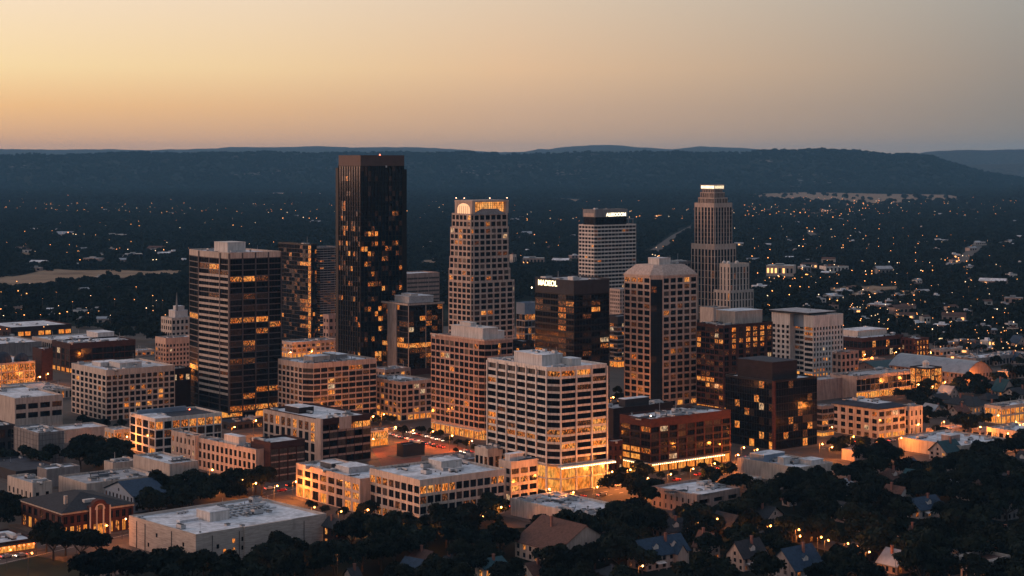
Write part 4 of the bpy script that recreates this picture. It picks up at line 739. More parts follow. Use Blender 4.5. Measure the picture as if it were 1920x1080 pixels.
for k in range(4): y = B.Ll * (.5 + .09 * k); b.bar((B.Lr * .48, y, B.rz + .9), (B.Lr * .88, y, B.rz + .9), .5)
b.build('duct_rack', UNIT, B.root); B.clutter(14, B.Lr * .48, B.Ll * .4, B.Lr * .9, B.Ll * .85, z=B.rz, sc=(1, 1.8))
low('office_block', 'tan two storey storefront block with lit windows, left of the cream office', 'office block', 'tan lit storefront block', 555, 675, 750, 964, 898, 52, rows=2, mat='tan', gh=5.2, par=2, hf=.6, wf=.68, nv=2, dep=.5, clutter=14, edges={3: dict(bays=8, wf=.66), 0: dict(blank=True)}, pent=[(.3, .8, .35, .55, 2.6, UNIT), (.3, .6, .62, .8, 2.4, UNITD)], litfn=lambda i, r, b: (SHOP if b in (0, 1, 3, 7) else (LIT2 if b == 6 else None)) if r == -1 else (LIT2 if b in (6, 7) else (LITD if b == 4 and r == 0 else None)))
def cl(i, r, b):
    if i == 0: return {(2, 0): LIT2, (2, 1): LIT2, (2, 2): LIT, (2, 3): LIT2, (2, 4): LIT, (1, 0): LITD, (1, 5): LITF, (0, 2): LITD, (0, 1): LITD, (0, 6): LITD, (0, 7): LITD, (2, 10): LIT, (2, 11): LIT2}.get((r, b), None if r != -1 else (SHOP if b in (3, 5, 8, 9, 10) else LIT))
    if i == 3: return {(2, 0): LIT2, (2, 1): LIT, (0, 4): LITD}.get((r, b), None if r != -1 else LIT)
low('office_block', 'cream three storey office with amber upper windows behind dark trees', 'office block', 'cream three storey office', 693, 787, 946, 987, 900, 52, rows=3, mat='cream', gh=4.2, par=2.2, hf=.62, wf=.66, nv=2, dep=.5, lit=.03, dim=.05, clutter=12, cap=80, edges={0: dict(bays=12, wf=.74), 3: dict(bays=8, wf=.7)}, litfn=cl, pent=[(.55, .8, .5, .75, 3.5)])
low('office_block', 'cream annex with stair house joining the cream office and white tower', 'office block', 'cream annex', 935, 958, 1008, 950, 866, 52, rows=4, mat='cream', gh=2, par=2.5, hf=.55, wf=.68, nv=2, lit=.1, clutter=8, edges={0: dict(bays=3, wf=.7), 3: dict(bays=2, wf=.5)}, pent=[(.1, .6, .3, .7, 3.6)], litfn=lambda i, r, b: {(0, 3, 0): LITD, (0, 1, 0): LIT2, (3, 3, 0): LIT2}.get((i, r, b)))
low('roof_house', 'pale stair house with railings behind the cream annex', 'building', None, 890, 915, 962, 905, 842, 52, rows=1, mat='cream', clutter=12, lit=0, roof=ROOF2)
low('flat_building', 'long low white building with cluttered roof, edged by dark trees', 'building', 'long low white building', 958, 1102, 1188, 1000, 966, 50, rows=1, mat='white', par=1.2, gh=0, hf=.3, wf=.2, edges={3: dict(blank=True), 0: dict(bays=5, wf=.15)}, clutter=26)
low('brick_building', 'faded brick building with flat white roof among dark trees', 'building', 'faded brick building', 1222, 1307, 1388, 968, 928, 50, rows=2, mat='pink', par=1.5, hf=.45, wf=.25, lit=.03, clutter=12, edges={0: dict(bays=3, wf=.6, dep=1.2), 3: dict(bays=8, wf=.25)}, pent=[(.1, .5, .0, .2, .8, M['tan'])])
low('flat_building', 'cream windowless building with blue rooftop plant at the grove edge', 'building', 'cream blue plant building', 1383, 1497, 1562, 910, 877, 50, rows=0, mat='cream', par=1.2, windows=False, clutter=10, pent=[(.1, .7, .62, .85, 3.4, M['blue']), (.2, .4, .35, .45, 3.2), (.55, .9, .1, .3, 2.2)])
low('annex', 'small cream annex below the cream blue plant building', 'building', None, 1392, 1412, 1428, 918, 897, 50, rows=0, mat='cream', par=.8, windows=False, clutter=0)
low('flat_building', 'wide low building with pale broken roof at the right edge', 'building', 'wide pale roofed building', 1685, 1802, 1889, 862, 836, 50, rows=0, mat='beige', par=1, windows=False, clutter=18, pent=[(.25, .45, .35, .5, 3.2, M['grey'])])
low('flat_building', 'low pale roofed building at the far right edge', 'building', None, 1850, 1905, 1990, 835, 808, 50, rows=1, mat='beige', clutter=12, lit=.1)
low('wall_block', 'low curved pale wall glowing beside the grove of trees', 'wall', None, 1578, 1602, 1622, 866, 845, 50, rows=0, mat='tan', par=1, windows=False, clutter=0)
# brick block behind red brick office
low('dark_block', 'dark brown block with grey roof behind the red brick office', 'building', None, 1110, 1150, 1262, 852, 766, 52, rows=0, mat='brown', par=1.5, windows=False, clutter=8, roof=ROOF2, pent=[(.3, .7, .3, .6, 4, M['dgrey'])])
low('brick_building', 'little red brick building between white tower and red brick office', 'building', None, 1128, 1150, 1168, 885, 828, 52, rows=3, mat='brick', hf=.4, wf=.35, lit=.3, pitch=4, clutter=2)
# right half
B = low('office_block', 'cream four storey block with dark hipped roof and lit ground floor', 'office block', 'dark hipped cream block', 1559, 1647, 1698, 824, 768, 52, rows=3, mat='cream', gh=3.6, par=.8, hf=.55, wf=.62, nv=2, roof=ROOFD, clutter=0, edges={0: dict(bays=4, wf=.66), 3: dict(bays=6, wf=.5)}, litfn=lambda i, r, b: (SHOP if i == 0 else LITD) if r == -1 else (LITD if r == 0 and i == 0 else (LIT if i == 3 and b == 5 and r == 2 else None)))
b = MB(); e = 1.2; L1, L2 = B.Lr, B.Ll; P = [(-e, -e), (L1 + e, -e), (L1 + e, L2 + e), (-e, L2 + e)]; Q = [(5, 5), (L1 - 5, 5), (L1 - 5, L2 - 5), (5, L2 - 5)]
for i in range(4): j = (i + 1) % 4; b.quad((*P[i], B.h + .05), (*P[j], B.h + .05), (*Q[j], B.h + 2.2), (*Q[i], B.h + 2.2))
b.build('hip_roof', ROOFD, B.root); mesh_ = mesh('roof_deck', [(*q, B.h + 2.15) for q in Q], [[0, 1, 2, 3]], ROOF); link('roof_deck', mesh_, B.root); B.clutter(6, 6, 6, L1 - 6, L2 - 6, z=B.h + 2.16)
low('annex', 'narrow cream annex with lit entrance right of the dark hipped block', 'building', None, 1682, 1706, 1730, 815, 763, 52, rows=2, mat='cream', gh=4, glit=.4, wf=.3, hf=.5, clutter=3)
low('glass_annex', 'narrow grey glass annex between black cube and dark hipped block', 'building', None, 1520, 1542, 1564, 820, 762, 52, rows=4, mat='grey', wf=.85, hf=.6, lit=.25, dim=.3, gh=3, glit=1, clutter=3)
low('blank_block', 'blank grey block behind the black glass cube', 'building', None, 1500, 1532, 1606, 752, 713, 52, rows=0, mat='pink', par=1, windows=False, clutter=4, roof=ROOF2)
low('office_block', 'small tan block beside the white twin block', 'building', None, 1560, 1578, 1610, 715, 660, 52, rows=4, mat='pink', lit=.08, clutter=4, wf=.5)
low('glass_hall', 'long glass hall glowing along its ground floor', 'hall', 'long glowing glass hall', 1556, 1606, 1708, 750, 706, 52, rows=2, mat='tan', gh=5, par=2, hf=.85, wf=.9, nv=2, lit=.08, dim=.3, glit=1, pitch=4.5, clutter=20, roof=ROOF2, edges={3: dict(blank=True)})
B = low('lit_cube', 'small cube pavilion lit on every floor with roof lantern', 'pavilion', 'lit cube pavilion', 1706, 1738, 1766, 732, 690, 52, rows=3, mat='dgrey', par=1, hf=.8, wf=.75, nv=2, pitch=4.2, clutter=0, litfn=lambda i, r, b: LIT2 if (r + b) % 3 else LIT)
b = MB(); b.cyl(B.Lr / 2, B.Ll / 2, 2.2, 2.2, B.rz, B.rz + 3.4, 10); b.cyl(B.Lr / 2, B.Ll / 2, 2.6, .4, B.rz + 3.4, B.rz + 5, 10); b.build('roof_lantern', M['white'], B.root)
low('brick_block', 'small brick block with lit side behind the teal roof', 'building', 'lit side brick block', 1690, 1718, 1742, 668, 635, 52, rows=3, mat='brick', hf=.6, wf=.4, pitch=3.4, clutter=3, litfn=lambda i, r, b: (LIT2 if B_r.random() < .6 else LIT) if i == 0 else None)
low('flat_block', 'wide dark block with stacked white roofs behind the white twin block', 'building', 'white stacked roof block', 1548, 1616, 1694, 672, 634, 52, rows=2, mat='dbrick', par=2, hf=.6, wf=.8, lit=.08, dim=.2, clutter=8, pent=[(.25, .95, .4, .95, 4.5, M['cream'])])
low('shop_row', 'bright shop row glowing gold at the right edge', 'shops', 'golden shop row', 1846, 1878, 1945, 796, 762, 52, rows=1, mat='cream', gh=5, par=1.5, hf=.7, wf=.7, pitch=4, clutter=6, litfn=lambda i, r, b: SHOP if r == -1 or b % 2 else LIT2)
low('flat_block', 'low white roofed sheds behind the barrel roofed hall', 'building', None, 1790, 1830, 1935, 690, 672, 52, rows=1, mat='grey', clutter=20, lit=.05)
low('flat_block', 'pale low block with flat roof left of the white roofed sheds', 'building', None, 1745, 1762, 1802, 668, 656, 52, rows=1, mat='cream', clutter=4, lit=.1)

# brick market hall with arched gable, its neighbours and the lit market at the left edge
B = low('market_hall', 'old brick market hall with arched gable and glowing orange arcade', 'market hall', 'old brick market hall', 40, 117, 250, 1012, 962, 50, rows=1, mat='brick', gh=5.4, par=1.2, hf=.62, wf=.5, nv=2, pitch=3.6, clutter=0, roof=SHINGLE, dep=.5, litfn=lambda i, r, b: ((SHOP if b % 2 else LIT) if i in (0, 3) else None) if r == -1 else None, edges={0: dict(bays=11), 3: dict(bays=7)})
b = MB(); L1, L2, h = B.Lr, B.Ll, B.h; e = 1.0; P = [(-e, -e), (L1 + e, -e), (L1 + e, L2 + e), (-e, L2 + e)]; rr = min(L1, L2) / 2; ra, rb = ((rr, rr), (L1 - rr, rr)) if L1 > L2 else ((rr, rr), (rr, L2 - rr)); zr = h + 4.5
b.quad((*P[0], h + .02), (*P[1], h + .02), (*rb, zr), (*ra, zr)); b.quad((*P[2], h + .02), (*P[3], h + .02), (*ra, zr), (*rb, zr))
for p, q, t in ((P[1], P[2], rb), (P[3], P[0], ra)): i0 = [b.vert((*p, h + .02)), b.vert((*q, h + .02)), b.vert((*t, zr))]; b.f.append(i0); b.m.append(0)
b.build('hip_roof', SHINGLE, B.root)
x0, x1 = L1 * .36, L1 * .64; b = MB(); n_ = 14; w = (x1 - x0) / 2; xc = (x0 + x1) / 2; out = [(x0, 0), (x1, 0), (x1, h + 1.2), (xc + w * .72, h + 1.6)] + [(xc + w * .62 * math.cos(math.pi * i / n_), h + 1.8 + w * .42 * math.sin(math.pi * i / n_)) for i in range(n_ + 1)] + [(xc - w * .72, h + 1.6), (x0, h + 1.2)]
o = len(b.v); b.v += [(x, -1.4, z_) for x, z_ in out] + [(x, 1.5, z_) for x, z_ in out]; m_ = len(out); b.f.append([o + i for i in range(m_)]); b.m.append(0); b.f.append([o + m_ + i for i in reversed(range(m_))]); b.m.append(0)
for i in range(m_): j = (i + 1) % m_; b.f.append([o + j, o + i, o + m_ + i, o + m_ + j]); b.m.append(0)
b.build('gable', M['brick'], B.root)
b = MB(); ring = [(xc + w * .42 * math.cos(math.pi * i / 12), h - .2 + w * .42 * math.sin(math.pi * i / 12)) for i in range(13)]; b.v += [(x, -1.5, z_) for x, z_ in ring]; b.f.append(list(range(13))); b.m.append(0); b.build('arched_window', G_BLIND, B.root)
b = MB(); r2 = [(xc + w * .52 * math.cos(math.pi * i / 12), h - .2 + w * .52 * math.sin(math.pi * i / 12)) for i in range(13)]
for i in range(12): b.quad((ring[i][0], -1.53, ring[i][1]), (r2[i][0], -1.53, r2[i][1]), (r2[i + 1][0], -1.53, r2[i + 1][1]), (ring[i + 1][0], -1.53, ring[i + 1][1]))
b.build('arch_trim', M['cream'], B.root)
for k in range(3): xx = x0 + 1.6 + (x1 - x0 - 3.2) * k / 3; o = MB(); o.box(xx, xx + (x1 - x0 - 3.2) / 3.4, -1.5, -1.38, .4, 4.6, 0, True); o.build('door', SHOP if k == 1 else LIT2, B.root)
for k in range(4): xx = x0 + (x1 - x0) * k / 3; B.strip('pilaster', M['cream'], xx - .3, xx + .3, -1.7, -1.41, 0, h + 1.1)
B.strip('cornice', M['cream'], -.3, x0 - .1, -.3, -.02, h - .8, h - .1); B.strip('cornice', M['cream'], x1 + .1, L1 + .3, -.3, -.02, h - .8, h - .1); B.strip('cornice', M['cream'], -.3, -.02, 0, L2, h - .8, h - .1)
B.strip('chimney', M['cream'], 5, 6.2, 8, 9.2, h + 1.5, h + 5); B.strip('roof_hatch', PENT, 12, 17, 5, 7, h + 1.8, h + 3)
low('flat_building', 'beige low building at the left edge behind the market hall', 'building', None, 14, 61, 98, 945, 906, 50, rows=1, mat='cream', par=2, hf=.3, wf=.3, clutter=3, lit=0, roof=ROOF2)
low('beige_block', 'tall blank beige block with flat roof behind the dark grove', 'building', 'blank beige block', 250, 318, 372, 928, 870, 50, rows=0, mat='beige', par=1.2, windows=False, clutter=5)
low('flat_building', 'long low beige wing behind the market hall', 'building', None, 110, 162, 298, 944, 907, 50, rows=0, mat='beige', par=1, windows=False, clutter=14, roof=ROOF2)
low('roof_house', 'small grey roof house with blue side behind the long beige wing', 'building', None, 70, 87, 150, 915, 880, 50, rows=0, mat='grey', par=1, windows=False, clutter=2)
low('roof_house', 'low beige plant house beside the blank beige block', 'building', None, 195, 212, 262, 908, 868, 50, rows=0, mat='beige', par=1, windows=False, clutter=5)
B = low('market_shed', 'flat roofed market shed with red lanterns glowing at left edge', 'market shed', 'red lantern market shed', -70, -22, 66, 1042, 1021, 50, rows=1, mat='dbrick', par=.9, hf=.85, wf=.9, pitch=3.5, nv=3, clutter=2, litfn=lambda i, r, b: SHOP if i == 0 else None)
B.strip('awning', M['dbrick'], 0, B.Lr, -2.2, -.02, B.h - 1.2, B.h - .9)
RED = lampmat('red_lantern', (1, .10, .03), 6)
for k in range(9): b = MB(); b.cyl(0, 0, .1, .45, 0, .35, 8); b.cyl(0, 0, .45, .1, .35, .7, 8); b.build('lantern', RED, B.root, loc=(1.5 + k * (B.Lr - 3) / 8, -2.0, B.h - 2.1))

low('dark_shed', 'low dark canopy building between banded tower and bright topped block', 'building', None, 398, 432, 505, 808, 793, 52, rows=1, mat='dgrey', par=1, lit=.3, dim=.3, clutter=8, roof=ROOFD)
low('dark_shed', 'low dark shed with pitched pale edge below the scaffolded block', 'shed', None, -40, 30, 118, 905, 884, 50, rows=0, mat='dgrey', par=1, windows=False, clutter=6, roof=ROOFD)
low('brick_shop', 'low brick shop row with lit windows beside the dark red office', 'shop', None, 232, 254, 300, 716, 700, 52, rows=1, mat='dbrick', lit=.6, clutter=6)
low('brick_shop', 'small pale parking kiosk building near the peach office', 'building', None, 244, 258, 290, 668, 657, 52, rows=1, mat='beige', lit=.4, clutter=3)
low('shed', 'long grey shed with dark roof near the teal roofed hall', 'shed', None, 1590, 1606, 1660, 690, 677, 52, rows=1, mat='grey', lit=.1, clutter=4, roof=ROOFD)
low('brick_shop', 'low brick shop with pale roof right of the lit side brick block', 'shop', None, 1756, 1776, 1830, 655, 642, 52, rows=1, mat='pink', lit=.3, clutter=10)
low('brick_shop', 'pale flat shop with lit front at the right edge near the barrel hall', 'shop', None, 1870, 1890, 1950, 712, 697, 52, rows=1, mat='cream', lit=.5, clutter=6)
low('brick_shop', 'low brown shop with dark roof among trees right of the lit cube', 'shop', None, 1776, 1796, 1838, 712, 700, 52, rows=1, mat='pink', lit=.3, clutter=4, roof=ROOF2)
low('shed', 'low pale shed with rooftop boxes right of the dark hipped block', 'shed', None, 1736, 1760, 1812, 822, 806, 52, rows=1, mat='tan', lit=.3, clutter=6)
low('shed', 'small cream shed near the golden shops', 'shed', None, 1822, 1838, 1866, 818, 806, 52, rows=1, mat='cream', lit=.3, clutter=2)
low('brown_block', 'low brown block with pale roof behind the red brick office', 'building', None, 1262, 1300, 1352, 800, 778, 52, rows=2, mat='brown', lit=.2, clutter=6)
# ------------------------------------------------------------------ pitched roof houses
def house(label, short, xl, xc, xr, yb, yt, ridge_u=True, wall='wbrick', roof=SHINGLE, pitch=.75, a=52, name='house', chim=True, dormer=0, hip=False, cat='house', lit=.15, wins=3, barrel=False):
    B = Building(name, label, cat, short, xl, xc, xr, yb, yt, a, pave=0); L1, L2, h = B.Lr, B.Ll, max(B.h, 2.8); B.h = h
    W = L2 if ridge_u else L1; L = L1 if ridge_u else L2; rise = W / 2 * pitch
    T = (lambda l, w, z_: (l, w, z_)) if ridge_u else (lambda l, w, z_: (w, l, z_))
    b = MB(); rows = 1 if h < 4.5 else 2
    B.section(None, 0, h, rows, wall, par=.3, hf=.5, wf=.36, pitch=3.4, nv=2, lit=lit, dim=.1, parapet=False, dep=.15)
    e = .6; b = MB(); prof = [(-e, h - e * pitch * .6), (W / 2, h + rise), (W + e, h - e * pitch * .6)]
    if barrel: prof = [(-e + (W + 2 * e) * i / 10, h - .3 + rise * math.sin(math.pi * i / 10)) for i in range(11)]
    l0, l1 = (-e, L + e)
    for i in range(len(prof) - 1):
        (w0, z0), (w1, z1) = prof[i], prof[i + 1]
        c0 = c1 = 0
        if hip: c0, c1 = (0, W / 2) if i == 0 else (W / 2, 0)
        b.quad(T(l0 + c0, w0, z0), T(l1 - c0, w0, z0), T(l1 - c1, w1, z1), T(l0 + c1, w1, z1))
        b.quad(T(l0 + c0, w0, z0 - .25), T(l1 - c0, w0, z0 - .25), T(l1 - c1, w1, z1 - .25), T(l0 + c1, w1, z1 - .25))
    b.quad(T(l0, prof[0][0], prof[0][1]), T(l1, prof[0][0], prof[0][1]), T(l1, prof[0][0], prof[0][1] - .25), T(l0, prof[0][0], prof[0][1] - .25))
    if hip:
        for l, s in ((l0, 1), (l1, -1)):
            ids = [b.vert(T(l, prof[0][0], prof[0][1])), b.vert(T(l, prof[-1][0], prof[-1][1])), b.vert(T(l + s * W / 2, W / 2, prof[1][1]))]; b.f.append(ids); b.m.append(0)
    rf = b.build('roof', roof, B.root)
    if not hip:
        for l in (0, L):
            g = MB(); pts = [T(l, 0, h)] + [T(l, min(max(w_, 0), W), z_ - .3) for w_, z_ in prof[1:-1]] + [T(l, W, h)]; ids = [g.vert(p) for p in pts]; g.f.append(ids); g.m.append(0); g.build('gable', M[wall], B.root)
        if not barrel and W > 5:
            for l in (-.05,): pw = [T(l, W / 2 - .5, h + .3), T(l, W / 2 + .5, h + .3), T(l, W / 2 + .5, h + min(1.6, rise * .5)), T(l, W / 2 - .5, h + min(1.6, rise * .5))]; link('window', mesh('window', pw, [[0, 1, 2, 3]], G_DARK), B.root)
    if chim: c = MB(); p = T(L * .6, W * .35, 0); c.box(p[0] - .4, p[0] + .4, p[1] - .4, p[1] + .4, h, h + rise + 1.2); c.box(p[0] - .5, p[0] + .5, p[1] - .5, p[1] + .5, h + rise + 1.2, h + rise + 1.4, 0, True); c.build('chimney', CHIM, rf)
    if dormer and not hip and not barrel and L > 9:
        lc_, wg, zt_ = L * .74, min(2.3, L * .17), h + min(2.6, rise * .7); g = MB(); fw = -2.4
        pts = [T(lc_ - wg, fw, 0), T(lc_ + wg, fw, 0), T(lc_ + wg, fw, h - .4), T(lc_, fw, zt_), T(lc_ - wg, fw, h - .4)]; ids = [g.vert(p) for p in pts]; g.f.append(ids); g.m.append(0)
        for sg in (-1, 1): g.quad(T(lc_ + sg * wg, fw, 0), T(lc_ + sg * wg, .0, 0), T(lc_ + sg * wg, .0, h - .4), T(lc_ + sg * wg, fw, h - .4)); g.quad(T(lc_ + sg * (wg + .35), fw - .4, h - .7), T(lc_ + sg * (wg + .35), W * .4, h - .7), T(lc_, W * .42, zt_ + .12), T(lc_, fw - .4, zt_ + .12), m=1)
        g.build('wing', [M[wall], roof], B.root); pw = [T(lc_ - .8, fw - .03, 1.0), T(lc_ + .8, fw - .03, 1.0), T(lc_ + .8, fw - .03, 2.3), T(lc_ - .8, fw - .03, 2.3)]; link('window', mesh('window', pw, [[0, 1, 2, 3]], LITD), B.root)
        pz = MB(); l9 = L * .3; pz.quad(T(l9 - 2.2, -2.0, 2.4), T(l9 + 2.2, -2.0, 2.4), T(l9 + 2.2, -.05, 2.9), T(l9 - 2.2, -.05, 2.9)); pz.bar(T(l9 - 2, -1.9, 0), T(l9 - 2, -1.9, 2.4), .16); pz.bar(T(l9 + 2, -1.9, 0), T(l9 + 2, -1.9, 2.4), .16); pz.build('porch', M['white'], B.root)
    for k in range(dormer):
        l = L * (k + .7) / (dormer + .4); wq = W * .18; zq = h + rise * .30; d = MB(); s = 1.2
        d.quad(T(l - s, wq - .4, zq), T(l + s, wq - .4, zq), T(l + s, wq - .4, zq + 1.3), T(l - s, wq - .4, zq + 1.3)); i3 = [d.vert(T(l - s, wq - .4, zq + 1.3)), d.vert(T(l + s, wq - .4, zq + 1.3)), d.vert(T(l, wq - .4, zq + 2.3))]; d.f.append(i3); d.m.append(0)
        for sg in (-1, 1): d.quad(T(l + sg * s, wq - .4, zq), T(l + sg * s, wq + 2.6, zq), T(l + sg * s, wq + 2.6, zq + 1.3), T(l + sg * s, wq - .4, zq + 1.3)); d.quad(T(l + sg * (s + .2), wq - .6, zq + 1.2), T(l + sg * (s + .2), wq + 4, zq + 1.2), T(l, wq + 4.4, zq + 2.4), T(l, wq - .6, zq + 2.4), m=1)
        dm = d.build('dormer', [M['white'], roof], B.root)
    return B.finish(30)
HG = 'houses among the trees'
house('long cream house under a brown roof below the long white building', 'long brown roofed house', 966, 1046, 1150, 1066, 1034, False, 'tan', SH_BROWN, .6, dormer=0)
house('blue roofed house with cream gable and white dormers', 'white dormered blue house', 1176, 1212, 1292, 1072, 1044, True, 'tan', SH_BLUE, 1.0, dormer=2, lit=.1)
house('steep grey brown roofed house right of the white dormered house', 'steep grey brown house', 1300, 1326, 1350, 1052, 1028, False, 'tan', SH_BROWN, 1.6)
house('dark roofed house with pale stone gables, right of the steep house', 'pale gabled house', 1362, 1394, 1438, 1072, 1046, True, 'tan', SHINGLE, 1.2, dormer=1)
house('slate blue roofed house with broad white chimney band at the bottom', 'slate blue bottom house', 1440, 1492, 1546, 1098, 1070, True, 'grey', SH_BLUE, 1.0, dormer=1)
house('brown roofed house deep in the dark grove', 'brown grove house', 1676, 1706, 1732, 1022, 1008, True, 'tan', SH_BROWN, .9)
house('large slate roofed house in the middle of the dark grove', 'large slate grove house', 1690, 1726, 1770, 974, 956, True, 'white', SH_BLUE, .8, dormer=1)
house('reddish roofed house with white bargeboards behind the slate grove house', 'reddish grove house', 1648, 1680, 1712, 956, 940, False, 'white', SH_BROWN, 1.0)
house('small house with red brown gable at the grove\'s left end', 'red gabled grove house', 1466, 1480, 1494, 950, 940, False, 'wbrick', SH_BROWN, 1.0)
house('dark teal roofed house below the wide pale roofed building', 'dark teal house', 1742, 1774, 1806, 866, 848, True, 'tan', SH_TEAL, .9)
house('small blue grey roofed house among trees above the grove', 'small blue grey house', 1688, 1704, 1720, 880, 870, True, 'white', SH_BLUE, .7)
house('brown roofed house half hidden by trees at the bottom', 'half hidden brown house', 770, 798, 824, 1066, 1050, False, 'tan', SH_BROWN, .9)
house('small white house beside a dark roof at the bottom', 'small white house', 829, 838, 850, 1064, 1048, True, 'white', SHINGLE, .6)
house('pale gabled house with grey roof above the teal roof', 'pale gabled bottom house', 858, 874, 892, 1062, 1046, False, 'grey', SHINGLE, 1.0)
house('long teal grey roofed house at the bottom edge', 'teal bottom house', 882, 908, 952, 1086, 1066, True, 'white', SH_TEAL, .6)
house('red roofed house at the bottom edge below the brown roof', 'red bottom house', 972, 1000, 1030, 1092, 1078, True, 'cream', SH_BROWN, .8)
house('dark gabled house with glowing red windows right of the big white box', 'red lit gabled house', 606, 628, 650, 1030, 990, False, 'dbrick', SHINGLE, 1.1, lit=.6)
house('white peaked little house at the bottom near the big white box', 'white peaked house', 646, 660, 676, 1096, 1080, True, 'white', SHINGLE, 1.0)
SMALLH = []; hr = random.Random(21); at_h = []
for poly_, n_ in (([(1420, 985), (1560, 930), (1700, 905), (1930, 880), (1930, 1085), (1560, 1085), (1470, 1030)], 34), ([(700, 1060), (1160, 1060), (1160, 1100), (700, 1100)], 9), ([(1240, 985), (1440, 975), (1450, 1010), (1250, 1015)], 6), ([(1730, 740), (1930, 735), (1930, 790), (1730, 800)], 8), ([(1740, 640), (1930, 650), (1930, 690), (1860, 690)], 9)):
    k_ = 0
    for _ in range(600):
        if k_ >= n_: break
        x_, y_ = hr.uniform(min(p[0] for p in poly_), max(p[0] for p in poly_)), hr.uniform(min(p[1] for p in poly_), max(p[1] for p in poly_)); ins_ = False
        for i_ in range(len(poly_)):
            (ax, ay), (bx_, by_) = poly_[i_], poly_[i_ - 1]
            if (ay > y_) != (by_ > y_) and x_ < (bx_ - ax) * (y_ - ay) / (by_ - ay) + ax: ins_ = not ins_
        X_, Y_ = gp(x_, y_)
        if not ins_ or any((X_ - a_) ** 2 + (Y_ - b_) ** 2 < 19 ** 2 for a_, b_ in at_h): continue
        if any(min(math.hypot(X_ - p[0], Y_ - p[1]) for p in f_) < 17 for f_ in FOOT): continue
        at_h.append((X_, Y_)); k_ += 1; sc_h = F / Y_; w1, w2 = hr.uniform(5.5, 8) * sc_h, hr.uniform(5.5, 9) * sc_h
        rn, rm = hr.choice((('blue slate roofed', SH_BLUE), ('dark shingled', SHINGLE), ('brown roofed', SH_BROWN), ('dark shingled', SHINGLE), ('teal roofed', SH_TEAL), ('pale metal roofed', METALR)))
        hb = house('small house', None, x_ - w1, x_, x_ + w2, y_, y_ - 3.4 * sc_h, hr.random() < .5, hr.choice(('grey', 'pink', 'tan', 'dgrey', 'wbrick')), rm, hr.uniform(.6, 1.1), a=hr.choice((52, 52, 40, 62)), chim=hr.random() < .5, dormer=hr.choice((0, 0, 1)), hip=hr.random() < .25, lit=.12)
        SMALLH.append((hb.root, x_, y_, rn))
B = low('stone_villa', 'pale stone villa with flat cornice at the bottom right corner', 'villa', 'pale stone villa', 1801, 1854, 1894, 1096, 1050, 50, rows=2, mat='cream', par=1.6, hf=.62, wf=.45, pitch=3.2, lit=.04, clutter=1, roof=SH_BROWN); B.strip('cornice', M['white'], -.5, B.Lr + .5, -.5, -.03, B.h - 1.0, B.h - .3); B.strip('cornice', M['white'], -.5, -.03, -.02, B.Ll + .4, B.h - 1.0, B.h - .3)
house('house with red roof beside street lights on the right', 'red roofed lamplit house', 1776, 1798, 1820, 786, 774, True, 'tan', SH_BROWN, .8, lit=.5)
house('white gabled shed beside the red roofed lamplit house', 'white gabled shed', 1748, 1762, 1778, 782, 772, False, 'white', SHINGLE, .8)
house('wide grey hip roofed hall in front of the barrel roof', 'wide grey hip hall', 1762, 1826, 1864, 776, 762, False, 'tan', SHINGLE, .45, hip=True, lit=.4, name='hall', cat='hall')
house('dark hip roofed house at right behind the wide hip hall', 'dark hip roofed house', 1838, 1868, 1905, 738, 727, True, 'tan', SHINGLE, .6, hip=True)
house('dark roofed house at the right edge above the golden shops', 'dark edge house', 1880, 1905, 1940, 752, 740, True, 'beige', SHINGLE, .7)
house('barrel roofed metal hall with lit gable end', 'barrel roofed hall', 1668, 1812, 1860, 724, 700, False, 'pink', METALR, .55, barrel=True, chim=False, name='hall', cat='hall', lit=.3)
house('low hall with teal roof behind the glowing glass hall', 'teal roofed hall', 1596, 1650, 1722, 706, 694, True, 'pink', SH_TEAL, .35, chim=False, name='hall', cat='hall')
house('slate lean-to house between long beige wing and blank beige block', 'slate lean-to house', 196, 250, 312, 962, 930, True, 'blue', SH_BLUE, .35, a=50, chim=False)

# ------------------------------------------------------------------ saying which one: what stands beside what
ORD = "first second third fourth fifth sixth seventh eighth ninth tenth eleventh twelfth thirteenth fourteenth fifteenth sixteenth seventeenth eighteenth nineteenth twentieth".split()
CARD = "one two three four five six seven eight nine ten eleven twelve thirteen fourteen fifteen sixteen seventeen eighteen nineteen twenty".split()
def beside(x, y):
    best = None
    for lx, ly, short, xl, xr in LAND:
        dx = max(xl - x, 0, x - xr); dy = (y - ly) * (1.6 if y > ly else 2.4); d = math.hypot(dx, dy)
        if best is None or d < best[0]: best = (d, ('in front of' if y > ly else ('left of' if x < xl else ('right of' if x > xr else 'behind'))), short)
    return best[1], best[2]
def name_all(objs, what, cat, group):
    """objs: [(object, screen x, screen y, look)]; every label is told apart by look, neighbour and, last, order from the left"""
    bk = {}
    for o, x, y, look in objs: bk.setdefault((look, *beside(x, y)), []).append((x, y, o))
    for (look, rel, short), L in bk.items():
        L.sort(key=lambda t: t[0]); n = len(L)
        rows = [(L, '')] if n <= 20 else [(sorted(q, key=lambda t: t[0]), w) for q, w in zip(np.array_split(np.array(sorted(L, key=lambda t: t[1]), dtype=object), 2 + n // 40), ('farther ', 'nearer ', 'nearest '))]
        for rr, w in rows:
            m = len(rr)
            for i, t in enumerate(rr):
                o = t[2]
                if m == 1: lb = f"{look} {what} {'standing ' if not w else w}{rel} the {short}"
                elif i < 20 and m <= 20: lb = f"{ORD[i]} from left of {CARD[m - 1]} {w}{look} {what}s {rel} the {short}"
                else: lb = f"{look} {what} in the {w}crowd {rel} the {short}"
                tag(o, ' '.join(lb.split()[:16]), cat, group)
